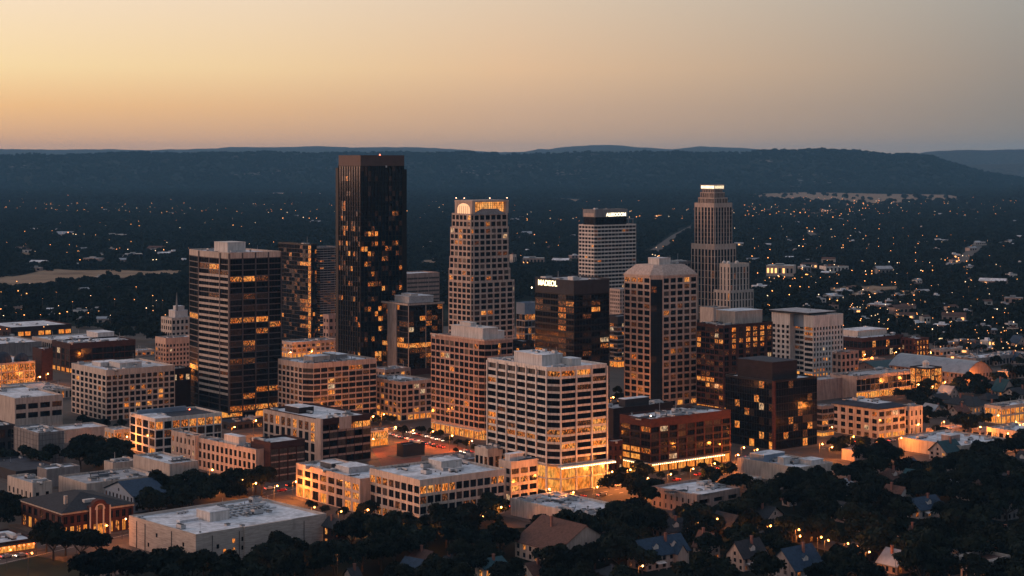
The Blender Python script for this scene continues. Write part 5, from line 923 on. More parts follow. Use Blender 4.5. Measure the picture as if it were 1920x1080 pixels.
def inside(poly, x, y):
    r = False; n = len(poly)
    for i in range(n):
        (x0, y0), (x1, y1) = poly[i], poly[i - 1]
        if (y0 > y) != (y1 > y) and x < (x1 - x0) * (y - y0) / (y1 - y0) + x0: r = not r
    return r
def clear(X, Y, m=0): return not any(inside(p, X, Y) for p in FOOT)
def dup(root, loc, rz=0, scale=None):
    """a thing set in place: the first time itself, then copies of it with copies of its parts"""
    if root.name not in COL.objects:
        COL.objects.link(root); root.location = loc; root.rotation_euler = (0, 0, rz)
        if scale: root.scale = scale
        return root
    r = root.copy(); COL.objects.link(r); r.location = loc; r.rotation_euler = (0, 0, rz)
    if scale: r.scale = scale
    for ch in [c for c in root.children if c.type == 'MESH']:
        c = ch.copy(); COL.objects.link(c); c.parent = r
        for g in ch.children: d = g.copy(); COL.objects.link(d); d.parent = c
    return r

name_all(SMALLH, 'house', 'house', 'small houses among the trees')
# ------------------------------------------------------------------ trees
def crown_mesh(seed, R=6.5, H=8.0, base=3.2, n=1500, leaf=(.55, 1.15), mat=LEAF, lobes=13, name='crown'):
    r = np.random.default_rng(seed); k = lobes
    th = r.uniform(0, 2 * np.pi, k); rad = np.sqrt(r.uniform(0, 1, k)) * R * .68; zc = base + H * (.28 + .5 * r.uniform(0, 1, k) * (1 - (rad / R) ** 2 * .6))
    lc = np.stack([rad * np.cos(th), rad * np.sin(th), zc], 1); lr = R * r.uniform(.24, .46, k)
    w = r.choice(k, n, p=lr ** 2 / (lr ** 2).sum()); d = r.normal(size=(n, 3)); d /= np.linalg.norm(d, axis=1)[:, None]; d[:, 2] = np.where(d[:, 2] < -.35, -d[:, 2], d[:, 2])
    p = lc[w] + d * (lr[w] * (.55 + .55 * r.uniform(0, 1, n) ** .6))[:, None] * np.array([1, 1, .82])
    nn = d + r.normal(size=(n, 3)) * .55; nn /= np.linalg.norm(nn, axis=1)[:, None]
    a = np.cross(nn, r.normal(size=(n, 3))); a /= np.linalg.norm(a, axis=1)[:, None]; b = np.cross(nn, a); s = r.uniform(*leaf, n)[:, None] * .5
    V = np.stack([p - a * s - b * s * .8, p + a * s - b * s * .6, p + a * s * .8 + b * s, p - a * s * .7 + b * s * .8], 1).reshape(-1, 3)
    return mesh(name, V.tolist(), [[4 * i, 4 * i + 1, 4 * i + 2, 4 * i + 3] for i in range(n)], mat)
def trunk_mesh(seed, H=8, base=3.2):
    r = random.Random(seed); b = MB(); b.cyl(0, 0, .42, .3, 0, base, 8)
    for k in range(5):
        t = 2 * math.pi * k / 5 + r.random(); L = r.uniform(2.2, 3.8); b.bar((0, 0, base - .3), (math.cos(t) * L, math.sin(t) * L, base + r.uniform(1.5, H * .5)), .26)
    return b.make('trunk', BARK)
TREES = []
def proto_tree(seed, **k):
    root = bpy.data.objects.new('tree', None); link('crown', crown_mesh(seed, **k), root); link('trunk', trunk_mesh(seed), root); return root
protos = [proto_tree(s, R=R_, H=H_, n=n_, mat=m_) for s, R_, H_, n_, m_ in ((1, 6.5, 8, 1700, LEAF), (2, 7.2, 7.4, 1900, LEAF2), (3, 5.8, 8.8, 1500, LEAF), (4, 7.5, 8.4, 2100, LEAF), (5, 6.2, 7, 1500, LEAF2))]
tall = proto_tree(9, R=2.6, H=11, n=700, lobes=9)
treepos = []
PLAN = []; HOUSES = [(xl, xr, ly) for lx, ly, sh, xl, xr in LAND if ly > 860 and xr - xl < 140 and ('house' in sh or 'villa' in sh)] + [(x - 13, x + 13, y) for o_, x, y, k_ in SMALLH if y > 860]
def plant(X, Y, s, p=None): PLAN.append((X, Y, s, p)); treepos.append((X, Y))
def set_tree(X, Y, s, p=None):
    root = p or rng.choice(protos); k = s
    o = dup(root, (X, Y, .1), rng.uniform(0, 6.28), (k * rng.uniform(.9, 1.12), k * rng.uniform(.9, 1.12), k * rng.uniform(.85, 1.15)))
    sxy = px(X, Y); TREES.append((o, sxy[0], sxy[1], 'small dark' if s < .8 else ('dark' if s < 1.2 else 'broad dark')))
def grove(poly, n, smin, smax, gap=6.5, tries=60):
    xs = [p[0] for p in poly]; ys = [p[1] for p in poly]; k = 0
    for _ in range(n * tries):
        if k >= n: break
        x, y = rng.uniform(min(xs), max(xs)), rng.uniform(min(ys), max(ys))
        if not inside(poly, x, y): continue
        X, Y = gp(x, y)
        if not clear(X, Y): continue
        if any(a - 14 < x < b_ + 10 and c_ - 4 < y < c_ + 46 for a, b_, c_ in HOUSES) and rng.random() < .8: continue
        s = rng.uniform(smin, smax)
        if any((X - a) ** 2 + (Y - b) ** 2 < (gap * s) ** 2 for a, b in treepos[-400:]): continue
        plant(X, Y, s); k += 1
grove([(122, 880), (150, 845), (215, 850), (250, 880), (215, 900), (150, 900)], 16, .8, 1.2)
grove([(262, 950), (330, 930), (380, 918), (440, 915), (505, 912), (490, 940), (430, 950), (340, 966), (260, 985)], 26, .8, 1.1, 5.5)
grove([(85, 1030), (180, 1025), (185, 1062), (90, 1060)], 5, .9, 1.2)
grove([(160, 1085), (200, 1066), (350, 1075), (480, 1085), (480, 1120), (160, 1120)], 14, .9, 1.3)
grove([(470, 1070), (560, 1055), (640, 1055), (660, 1085), (560, 1110), (470, 1110)], 12, .9, 1.3)
grove([(640, 1040), (700, 1010), (800, 1010), (900, 1025), (960, 1020), (960, 1050), (890, 1045), (830, 1040), (700, 1075), (650, 1075)], 22, .9, 1.25, 6.5)
grove([(685, 1010), (720, 1000), (790, 1003), (880, 985), (950, 968), (955, 985), (880, 1012), (760, 1020)], 14, .7, 1.0, 6.5)
grove([(672, 962), (695, 965), (690, 985), (675, 985)], 2, .6, .8)
grove([(960, 1010), (1040, 1012), (1110, 1010), (1200, 985), (1230, 975), (1230, 1010), (1180, 1030), (1100, 1030), (1000, 1030)], 18, .9, 1.2)
grove([(1150, 925), (1205, 900), (1225, 920), (1215, 960), (1190, 980), (1150, 930)], 8, .7, 1.0, 5.5)
grove([(1290, 905), (1380, 895), (1400, 920), (1390, 935), (1300, 922)], 8, .6, .9, 5.5)
grove([(1030, 1062), (1180, 1040), (1180, 1120), (1020, 1120)], 12, .8, 1.2, 6)
grove([(1290, 1028), (1450, 1005), (1440, 1045), (1300, 1040)], 9, .7, 1.0, 5.5)
grove([(1150, 1040), (1300, 1010), (1460, 1000), (1600, 1020), (1600, 1130), (1150, 1130)], 26, .7, 1.1, 5.5)
grove([(740, 1062), (960, 1062), (980, 1120), (740, 1120)], 14, .7, 1.1, 5.5)
grove([(1560, 905), (1700, 895), (1930, 875), (1930, 1000), (1480, 1000)], 26, .8, 1.1, 5)
grove([(1240, 990), (1330, 985), (1400, 970), (1440, 985), (1400, 1010), (1280, 1010)], 10, .8, 1.1)
grove([(1390, 960), (1500, 925), (1600, 905), (1700, 900), (1810, 890), (1940, 880), (1940, 1010), (1640, 1015), (1560, 1000), (1440, 985)], 62, .85, 1.25, 6)
grove([(1560, 1015), (1940, 1010), (1940, 1120), (1560, 1120)], 30, 1.0, 1.4, 6.2)
grove([(1620, 850), (1690, 868), (1750, 880), (1640, 895), (1600, 880)], 8, .7, 1.0)
grove([(1820, 868), (1940, 850), (1940, 880), (1830, 888)], 7, .8, 1.1)
grove([(1730, 745), (1765, 770), (1752, 790), (1735, 815), (1725, 800)], 6, .5, .8, 5)
grove([(1770, 735), (1830, 732), (1840, 745), (1780, 750)], 5, .6, .8, 5); grove([(1640, 750), (1720, 745), (1755, 752), (1730, 760), (1650, 762)], 7, .5, .7, 5)
grove([(1855, 700), (1935, 690), (1935, 722), (1865, 725)], 5, .7, .9, 5); grove([(1790, 800), (1860, 792), (1870, 806), (1800, 815)], 4, .5, .7, 5)
for x, y, s in ((700, 795, .5), (712, 800, .5), (724, 792, .5), (735, 797, .45), (756, 818, .55), (790, 815, .45), (806, 820, .42), (824, 826, .42), (842, 832, .42), (858, 838, .42), (874, 842, .42), (890, 848, .42), (855, 852, .3), (1012, 940, .4), (1028, 944, .4), (1045, 946, .45), (1150, 905, .55), (1165, 898, .6), (1182, 902, .55), (1198, 904, .55), (1240, 902, .4), (1262, 900, .4), (1290, 894, .45), (1318, 886, .4), (1344, 880, .4), (1600, 842, .35), (1622, 838, .5), (10, 965, .8), (24, 985, .7), (585, 958, .4), (610, 966, .4), (645, 972, .45), (432, 910, .6), (486, 888, .4)): X, Y = gp(x, y); plant(X, Y, s)
for x, y, s in ((1222, 938, .8), (1218, 930, .6)): X, Y = gp(x, y); plant(X, Y, s, tall)
grove([(1600, 625), (1700, 622), (1720, 640), (1640, 632)], 6, .7, 1.0, 5)
grove([(1780, 700), (1860, 735), (1840, 762), (1756, 735)], 9, .6, .9, 5); grove([(1868, 738), (1930, 735), (1930, 765), (1880, 765)], 7, .6, .9, 5); grove([(1700, 735), (1770, 728), (1765, 760), (1712, 765)], 8, .6, .8, 5)
grove([(1735, 790), (1860, 800), (1850, 830), (1740, 822)], 10, .6, .8, 5); grove([(1560, 640), (1700, 636), (1720, 660), (1600, 668)], 10, .6, .8, 5); grove([(1740, 640), (1940, 650), (1940, 690), (1860, 690), (1740, 662)], 22, .6, .9, 5)
grove([(196, 600), (300, 605), (300, 655), (250, 650), (200, 632)], 22, .8, 1.2, 5.5); grove([(-30, 592), (120, 600), (110, 612), (-30, 606)], 12, .8, 1.2, 5.5); grove([(0, 870), (110, 862), (120, 880), (0, 884)], 5, .6, .9); grove([(-20, 940), (40, 950), (40, 1005), (-20, 1000)], 6, .7, 1.0)
grove([(136, 790), (232, 800), (228, 812), (140, 812)], 6, .5, .7, 5); grove([(1100, 740), (1165, 735), (1168, 762), (1110, 775)], 4, .5, .6, 5); grove([(1540, 845), (1600, 838), (1640, 848), (1580, 866)], 5, .5, .7, 5)
PLAN.sort(key=lambda t: -(t[2] / t[1]) * (1 if t[2] > .6 else 3))
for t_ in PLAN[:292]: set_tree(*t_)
REST = PLAN[292:]
name_all(TREES, 'tree', 'tree', 'dark broadleaf trees of the town')

# ------------------------------------------------------------------ street lamps with their light
LAMPG = lampmat('lamp_glow', (1, .36, .07), 2.2); LAMPW = lampmat('lamp_glow_pale', (1, .66, .32), 2.0); FARG = lampmat('far_lamp_glow', (1, .34, .07), 5.5); FARW = lampmat('far_lamp_glow_pale', (1, .68, .40), 4)
def lamp_proto(mat, r, h):
    root = bpy.data.objects.new('street_lamp', None); b = MB(); b.cyl(0, 0, .12, .08, 0, h, 8); b.bar((0, 0, h - .1), (1.4, 0, h + .25), .1); b.build('pole', POLE, root)
    b = MB()
    for j in range(4): b.cyl(1.4, 0, r * math.cos(-1.57 + j * .785), r * math.cos(-1.57 + (j + 1) * .785), h + .05 + r * math.sin(-1.57 + j * .785), h + .05 + r * math.sin(-1.57 + (j + 1) * .785), 10, 0, False)
    b.build('lamp_head', mat, root); return root
LP = lamp_proto(LAMPG, .42, 8.0); LPW = lamp_proto(LAMPW, .4, 8.0); LAMPS = []
def street_lamp(x, y, power=9000, col=(1, .27, .04), pale=False):
    """x, y: where the photo shows the lamp head"""
    yb = y
    for _ in range(6): yb = y + 8.2 * (yb - HY) / EYE
    X, Y = gp(x, yb); o = dup(LPW if pale else LP, (X - 1.4, Y, 0)); LAMPS.append((o, x, yb, 'pale lit' if pale else 'orange lit'))
    if power:
        l = bpy.data.lights.new('lamp_light', 'POINT'); l.energy = power; l.color = col; l.shadow_soft_size = .5
        q = bpy.data.objects.new('lamp_light', l); COL.objects.link(q); q.parent = o; q.location = (1.4, -.9, 7.4)
near = [(425, 885), (398, 880), (340, 868), (700, 822), (742, 800), (775, 806), (812, 808), (848, 816), (885, 826), (908, 836), (700, 780), (720, 776), (1030, 916), (1075, 922), (1120, 912), (1148, 884), (1182, 880), (1215, 896), (1258, 888), (1300, 878), (1340, 868), (1384, 852), (1395, 838), (1150, 744), (1162, 752), (1158, 806), (1420, 842), (1560, 838), (1600, 818), (1645, 828), (1690, 820), (1722, 795), (1542, 832), (1770, 790), (1815, 783), (1872, 778), (1905, 790), (1890, 812), (1838, 800), (1622, 664), (1680, 660), (1745, 660), (1748, 724), (1772, 716), (1835, 702), (1848, 690), (1722, 720), (265, 684), (280, 690), (246, 700), (75, 706), (90, 700), (238, 818), (230, 806), (60, 1036), (20, 1030), (150, 1000), (108, 1006), (200, 984), (236, 972), (75, 1000), (690, 955), (590, 950), (640, 958), (555, 902), (520, 910), (455, 900), (480, 905), (700, 976), (760, 985), (800, 990), (850, 984), (905, 968), (940, 950), (730, 990), (1445, 985), (1553, 1012), (1590, 1018), (1498, 992), (1540, 1006), (1630, 1034), (1500, 1004), (1380, 985), (1410, 992), (1345, 972), (1620, 985), (1765, 1000), (1850, 1000), (1680, 905), (1735, 890), (1885, 935), (1100, 1010), (1055, 1000), (1230, 1012), (1687, 1040), (1740, 1058), (1787, 1062), (1310, 980), (1336, 954), (1306, 954), (1285, 958), (1205, 1060), (400, 1066), (560, 1056), (640, 1036), (480, 788), (520, 800), (440, 800), (545, 660), (585, 658), (620, 662), (700, 690), (985, 690), (988, 660), (1310, 760), (1345, 772), (1690, 700), (1640, 760), (1560, 800)]
for k, (x, y) in enumerate(near): street_lamp(x, y, 1800 if (y > 1010 and x < 300) else (3500 if y > 1010 else (4500 if y > 935 else (15000 if 835 < y and 1000 < x < 1420 else (11500 if 760 < y else 17000)))), pale=k % 7 == 3)
far_cl = [(50, 390, 6, 50, 2), (130, 393, 6, 30, 2), (200, 393, 5, 25, 2), (270, 393, 6, 40, 4), (345, 400, 4, 30, 4), (60, 362, 2, 5, 1), (480, 427, 1, 0, 0), (437, 422, 1, 0, 0), (258, 431, 1, 0, 0), (135, 437, 3, 10, 3), (470, 359, 5, 50, 2), (590, 363, 4, 40, 1), (560, 408, 4, 40, 3), (220, 467, 2, 20, 2), (125, 473, 1, 0, 0), (307, 468, 1, 0, 0), (150, 487, 1, 0, 0), (290, 485, 2, 10, 2), (34, 545, 1, 0, 0), (50, 550, 1, 0, 0), (110, 573, 1, 0, 0), (252, 562, 1, 0, 0), (287, 582, 1, 0, 0), (310, 590, 1, 0, 0), (274, 606, 1, 0, 0), (85, 611, 2, 8, 2), (8, 618, 2, 8, 2), (115, 345, 2, 60, 4), (785, 420, 1, 0, 0), (820, 388, 2, 10, 2), (960, 400, 9, 50, 3), (840, 365, 2, 30, 2), (1000, 344, 2, 6, 1), (1010, 457, 2, 15, 3), (1047, 460, 1, 0, 0), (985, 492, 2, 10, 2), (1230, 478, 4, 8, 3), (1225, 405, 9, 45, 2), (1390, 400, 9, 50, 4), (1460, 402, 9, 50, 4), (1540, 405, 4, 30, 3), (1250, 377, 3, 50, 2), (1640, 380, 8, 40, 5), (1610, 390, 5, 30, 2), (1710, 390, 5, 25, 2), (1840, 380, 4, 40, 4), (1875, 391, 2, 10, 2), (1520, 434, 2, 6, 3), (1508, 462, 2, 10, 2), (1410, 480, 1, 0, 0), (1440, 483, 1, 0, 0), (1455, 518, 2, 6, 4), (1471, 519, 1, 0, 0), (1513, 517, 3, 4, 6), (1557, 507, 1, 0, 0), (1630, 511, 3, 8, 4), (1727, 508, 2, 5, 3), (1805, 488, 4, 10, 10), (1448, 545, 1, 0, 0), (1480, 552, 1, 0, 0), (1535, 552, 1, 0, 0), (1442, 572, 2, 4, 2), (1570, 563, 1, 0, 0), (1600, 572, 6, 15, 4), (1645, 584, 6, 25, 8), (1700, 588, 4, 20, 6), (1666, 598, 1, 0, 0), (1705, 568, 2, 6, 3), (1778, 602, 2, 6, 3), (1722, 612, 1, 0, 0), (1765, 632, 3, 4, 3), (1812, 640, 4, 14, 4), (1860, 640, 5, 30, 8), (1900, 652, 5, 20, 8), (1885, 578, 1, 0, 0), (1880, 620, 2, 6, 4), (1575, 390, 3, 60, 3), (1508, 322, 1, 0, 0), (1712, 335, 1, 0, 0), (307, 292, 1, 0, 0)]
for x, y, n, sx_, sy_ in far_cl:
    for _ in range(n): street_lamp(x + rng.uniform(-sx_, sx_), max(352, y + rng.uniform(-sy_, sy_)), 0, pale=rng.random() < .35)
for k in range(9): street_lamp(1262 + 58 * k / 8, 452 - 38 * k / 8 + rng.uniform(-1, 1), 0)
FARM = []
for src, m_ in ((LP, FARG), (LPW, FARW)):
    me_ = [c for c in src.children if c.name.startswith('lamp_head')][0].data.copy(); me_.materials.clear(); me_.materials.append(m_); FARM.append(me_)
for o, x, y, lk in LAMPS:
    if y < 580:
        D = gp(x, y)[1]; s = min(1.0 + max(0, D - 1300) / 3000, 2.3)
        for c in o.children:
            if c.name.startswith('lamp_head'): c.scale = (s, s, s); c.location = (1.4 * (1 - s), 0, 8 * (1 - s)); c.data = FARM[lk.startswith('pale')]
for k in range(14): street_lamp(1585 + 330 * k / 13 + rng.uniform(-5, 5), 648 + rng.uniform(-6, 6), 0)
for k in range(12): street_lamp(1400 + 190 * k / 11, 526 - k * .9 + rng.uniform(-2, 2), 0)
name_all(LAMPS, 'street lamp', 'street lamp', 'street lamps lit at dusk')

# ------------------------------------------------------------------ cars
PAINTS = [pmat('car_paint_' + n_, c_, .3, .3, .03, .5, .6) for n_, c_ in (('white', (.5, .5, .5)), ('black', (.015, .015, .018)), ('silver', (.3, .3, .32)), ('red', (.3, .02, .02)), ('blue', (.03, .05, .14)))]
HEADL = lampmat('headlight', (1, .85, .6), 9); TAILL = lampmat('taillight', (1, .05, .02), 6); TYRE = pmat('tyre', (.012, .012, .012), .9)
def car_proto(paint, lights):
    root = bpy.data.objects.new('car', None)
    prof = [(-2.2, .35), (-2.25, .8), (-1.6, .98), (-1.25, 1.02), (-.7, 1.45), (.75, 1.48), (1.5, .98), (2.15, .9), (2.25, .4)]
    b = MB(); n_ = len(prof)
    for s in (-.88, .88): b.v += [(x, s * (.82 if z_ > 1.2 else 1), z_) for x, z_ in prof]
    b.f.append(list(range(n_))[::-1]); b.f.append([n_ + i for i in range(n_)]); b.m += [0, 0]
    for i in range(n_): j = (i + 1) % n_; b.f.append([i, j, n_ + j, n_ + i]); b.m.append(1 if i in (3, 5) else 0)
    b.build('body', [paint, G_DARK], root)
    for x in (-1.4, 1.4):
        for s in (-.86, .86):
            w = MB(); o = 12; w.v += [(x + .34 * math.cos(6.283 * i / o), s + q, .34 + .34 * math.sin(6.283 * i / o)) for q in (-.1, .1) for i in range(o)]; w.f += [[i, (i + 1) % o, o + (i + 1) % o, o + i] for i in range(o)] + [list(range(o))[::-1], [o + i for i in range(o)]]; w.m += [0] * (o + 2); w.build('wheel', TYRE, root)
    for s in (-.6, .6):
        w = MB(); w.box(2.18, 2.32, s - .18, s + .18, .6, .8, 0, True); w.build('headlight', HEADL if lights else G_BLIND, root); w = MB(); w.box(-2.32, -2.18, s - .18, s + .18, .7, .88, 0, True); w.build('taillight', TAILL, root)
    return root
CP = [(n_, car_proto(p, k % 2 == 0)) for k, (n_, p) in enumerate(zip(('white', 'black', 'silver', 'red', 'blue'), PAINTS))]; CARS = []
def car(x, y, rz):
    X, Y = gp(x, y)
    if not clear(X, Y): return
    n_, p = rng.choice(CP); CARS.append((dup(p, (X, Y, .06), rz), x, y, n_))
UA = math.pi / 2 - math.radians(52); VA = UA + math.pi / 2
for k in range(12): car(712 + k * 10.5 + rng.uniform(-2, 2), 812 + k * 2.6 + rng.uniform(-1, 1), VA)
for k in range(9): car(738 + k * 11 + rng.uniform(-2, 2), 806 + k * 2.7, VA + math.pi)
for k in range(8): car(870 + k * 7, 848 + k * 2, UA + math.pi)
for x, y, r in ((505, 918, UA), (528, 922, UA + math.pi), (545, 912, UA), (12, 1046, UA), (40, 1044, UA + math.pi), (60, 1030, UA), (218, 994, UA), (240, 990, UA + math.pi), (1160, 912, UA), (1188, 914, UA + math.pi), (1230, 906, UA), (1268, 902, UA + math.pi), (1310, 892, UA), (1352, 880, UA), (1392, 866, UA + math.pi), (1405, 858, UA), (1372, 874, UA), (1128, 930, UA), (1090, 934, UA + math.pi), (1060, 944, UA), (1600, 838, VA), (1625, 834, UA), (1650, 832, UA), (1672, 828, UA), (1696, 826, UA + math.pi), (1610, 830, UA), (1580, 842, UA), (1720, 818, UA), (1512, 1006, UA), (1148, 880, VA), (1146, 862, VA), (1144, 846, VA), (965, 952, UA), (1000, 948, UA)): car(x, y, r)
for k in range(14): car(1770 + k * 11, 646 + (k % 3) * 4, UA)
name_all(CARS, 'car', 'car', 'cars on the streets')

# ------------------------------------------------------------------ low buildings scattered over the plain
FARB = []; far_at = []; FARLIT = lampmat('far_lit_window', (1, .42, .12), 2.4)
WALLS = [M['cream'], M['white'], M['tan'], M['grey'], M['pink']]; RFS = [ROOF, ROOF, ROOF2, METALR, SH_BROWN]
def far_building(x, yb, w, h, lit=0.):
    """x, yb: middle of the base; w, h: its width and height in photo pixels"""
    X, Y = gp(x, yb); s = Y / F; W, Hh = w * s * .8, max(h * s, 3.2); Dp = min(max(W * rng.uniform(.4, .8), 8), 60); b = MB(); gable = rng.random() < .35 and W < 40
    b.box(-W / 2, W / 2, 0, Dp, 0, Hh)
    if gable:
        z_ = Hh + min(W, Dp) * .22; e = .5
        b.quad((-W / 2 - e, -e, Hh + .05), (W / 2 + e, -e, Hh + .05), (W / 2 + e, Dp / 2, z_), (-W / 2 - e, Dp / 2, z_), m=1); b.quad((W / 2 + e, Dp + e, Hh + .05), (-W / 2 - e, Dp + e, Hh + .05), (-W / 2 - e, Dp / 2, z_), (W / 2 + e, Dp / 2, z_), m=1)
    else:
        b.box(-W / 2 + .3, W / 2 - .3, .3, Dp - .3, Hh + .01, Hh + .12, 1); b.box(-W * .2, W * .1, Dp * .3, Dp * .7, Hh + .13, Hh + 2, 1)
    nb = max(2, int(W / 5))
    for k in range(nb):
        xx = -W / 2 + W * (k + .25) / nb; b.box(xx, xx + W / nb * .5, -.12, .02, Hh * .3, Hh * .75, 3 if rng.random() < lit else 2)
    r = rng.choice((rng.uniform(-.5, .5), rng.uniform(-.5, .5), UA))
    wl_ = rng.choice(WALLS); o = b.build('distant_building', [wl_, rng.choice(RFS), G_DARK, FARLIT], loc=(X, Y, 0), rz=r)
    FARB.append((o, x, yb, ('gabled' if gable else 'flat roofed') + (' lit' if lit > .3 else ' pale'))); far_at.append((X, Y + Dp / 2, max(W, Dp) * .6 + 5))
exp = [(1645, 582, 50, 11, .4), (1695, 589, 50, 12, .3), (1695, 600, 46, 10, .5), (1790, 588, 28, 13, 0), (1818, 592, 24, 9, .2), (1788, 604, 54, 12, .5), (1738, 606, 18, 12, 0), (1803, 609, 36, 7, .1), (1765, 620, 42, 11, .5), (1846, 619, 32, 8, 0), (1867, 592, 32, 9, 0), (1900, 570, 42, 12, .1), (1726, 612, 46, 7, 0), (1462, 518, 64, 20, .35), (1510, 512, 28, 12, .3), (1570, 512, 60, 13, .2), (1660, 516, 40, 12, 0), (1860, 535, 62, 8, .2), (1900, 525, 22, 11, 0), (1428, 545, 38, 9, 0), (170, 493, 44, 9, 0), (70, 496, 42, 5, 0), (180, 588, 28, 8, .4), (20, 640, 30, 8, 0), (151, 357, 44, 5, .6), (332, 404, 55, 4, .1), (79, 349, 10, 3, 0), (57, 364, 12, 4, 1), (965, 497, 10, 20, 0), (1000, 496, 50, 12, .1), (1050, 494, 40, 6, 0), (990, 443, 24, 6, 0), (1030, 420, 20, 3, 0), (1450, 389, 40, 3, .2), (1320, 420, 22, 4, 0), (1500, 420, 60, 3, 0), (1765, 455, 40, 5, 0), (1840, 460, 40, 6, 0), (1900, 458, 26, 6, 0), (1720, 460, 30, 4, 0), (1785, 500, 26, 5, 0), (1690, 560, 36, 7, .2), (1562, 560, 34, 7, .3), (1585, 553, 40, 8, 0), (1900, 622, 30, 7, .2), (250, 482, 40, 6, 0), (330, 476, 30, 5, .1), (290, 470, 40, 4, 0), (350, 492, 30, 5, 0), (60, 433, 60, 3, 0), (120, 442, 40, 3, .1), (210, 443, 50, 3, 0), (245, 445, 60, 3, 0), (110, 435, 30, 3, 0), (560, 408, 40, 3, .2), (610, 408, 26, 3, 0), (600, 420, 40, 4, 0), (500, 365, 90, 3, .1), (600, 366, 50, 3, .2), (20, 380, 50, 3, .2)]
for q in exp: far_building(*q)
for cx_, cy_, n_, sx_, sy_, wq, hq in ((1750, 600, 14, 160, 45, 22, 7), (1850, 670, 8, 70, 25, 26, 8), (1640, 560, 10, 130, 30, 24, 7), (1500, 500, 12, 120, 18, 24, 6), (1700, 440, 16, 220, 35, 18, 4), (1450, 402, 16, 130, 5, 16, 3), (1640, 384, 14, 110, 8, 14, 3), (1030, 470, 12, 70, 28, 18, 5), (980, 405, 14, 70, 12, 14, 3), (220, 480, 16, 200, 14, 20, 5), (200, 440, 14, 200, 12, 18, 3), (240, 395, 18, 240, 10, 14, 3), (90, 605, 10, 120, 22, 26, 8), (1260, 430, 8, 60, 30, 14, 4), (820, 440, 6, 60, 50, 14, 4), (580, 390, 8, 60, 30, 12, 3), (1500, 450, 16, 130, 25, 16, 4), (1800, 500, 18, 120, 40, 20, 5), (700, 420, 8, 60, 60, 14, 3), (480, 400, 14, 140, 20, 14, 3), (120, 520, 6, 130, 30, 18, 5), (1720, 560, 14, 180, 25, 24, 6), (1100, 365, 10, 200, 8, 12, 2)):
    for _ in range(n_):
        x, y = cx_ + rng.uniform(-sx_, sx_), cy_ + rng.uniform(-sy_, sy_); X, Y = gp(x, max(y, 358))
        if clear(X, Y) and not any((X - a) ** 2 + (Y - b_) ** 2 < (r_ + 10) ** 2 for a, b_, r_ in far_at): far_building(x, max(y, 358), wq * rng.uniform(.5, 1.5), hq * rng.uniform(.7, 1.4), rng.choice((0, 0, .15, .5)))
name_all(FARB, 'building', 'building', 'low buildings on the wooded plain')

tl_ = MB(); lr = random.Random(77)
for cx_, cy_, n_, sx_, sy_ in far_cl + [(1700, 395, 60, 220, 18), (1550, 470, 40, 280, 60), (1780, 560, 50, 150, 60), (250, 395, 60, 270, 16), (200, 450, 40, 220, 40), (1000, 410, 40, 160, 25), (600, 385, 40, 200, 20), (1450, 400, 60, 160, 8), (1750, 640, 40, 170, 20), (120, 600, 16, 130, 20), (1500, 540, 24, 100, 20)]:
    todo = max(1, int(n_ * 1.15)); run_ = 0
    while todo > 0:
        todo -= 1
        if run_ <= 0: sx0, sy0 = gp(cx_ + lr.uniform(-sx_ - 6, sx_ + 6), max(358, cy_ + lr.uniform(-sy_ - 3, sy_ + 3))); run_ = lr.choice((1, 3, 5, 8)); th_ = lr.choice((.65, .65 + 1.571, .1)); st_ = lr.uniform(22, 50) * (1 + sy0 / 4000)
        else: sx0 += math.cos(th_) * st_; sy0 += math.sin(th_) * st_
        run_ -= 1; X, Y = sx0, sy0
        if not clear(X, Y) or Y > 8600: continue
        q = min(.34 + Y / 10500, .85) * lr.choice((.35, .45, .6, .8, 1.0)); h_ = lr.uniform(10, 14); mm = 1 if lr.random() < .7 else 2
        tl_.cyl(X, Y, .1, .1, 0, h_, 4); tl_.cyl(X, Y, q * .4, q, h_, h_ + q * .7, 6, mm); tl_.cyl(X, Y, q, q * .3, h_ + q * .7, h_ + q * 1.5, 6, mm)
tag(tl_.build('town_lights', [POLE, FARG, FARW]), 'countless tiny lamps twinkling over the far plain', 'lights', kind='stuff')
# ------------------------------------------------------------------ the wood that covers the plain
town = [gp(*p) for p in ((-250, 1110), (-250, 640), (0, 606), (130, 610), (230, 632), (290, 615), (360, 590), (640, 600), (1000, 560), (1400, 590), (1450, 600), (1590, 615), (1760, 648), (1920, 640), (1960, 640), (1960, 1110))]
fpoly = [[gp(*p) for p in f_] for f_ in fields]; rsegs = [([Vector(gp(*p)) for p in r_]) for r_ in far_roads]
def ok_wood(X, Y):
    if inside(town, X, Y): return False
    for f_ in fpoly:
        if inside(f_, X, Y): return nrng.random() < .03
    for a, b_, r_ in far_at:
        if abs(X - a) < r_ and -2.2 * r_ < Y - b_ < r_: return False
    p = Vector((X, Y))
    for s in rsegs:
        for i in range(len(s) - 1):
            d = s[i + 1] - s[i]; t = max(0, min(1, (p - s[i]).dot(d) / d.length_squared))
            if (p - s[i] - d * t).length < 16: return False
    return True
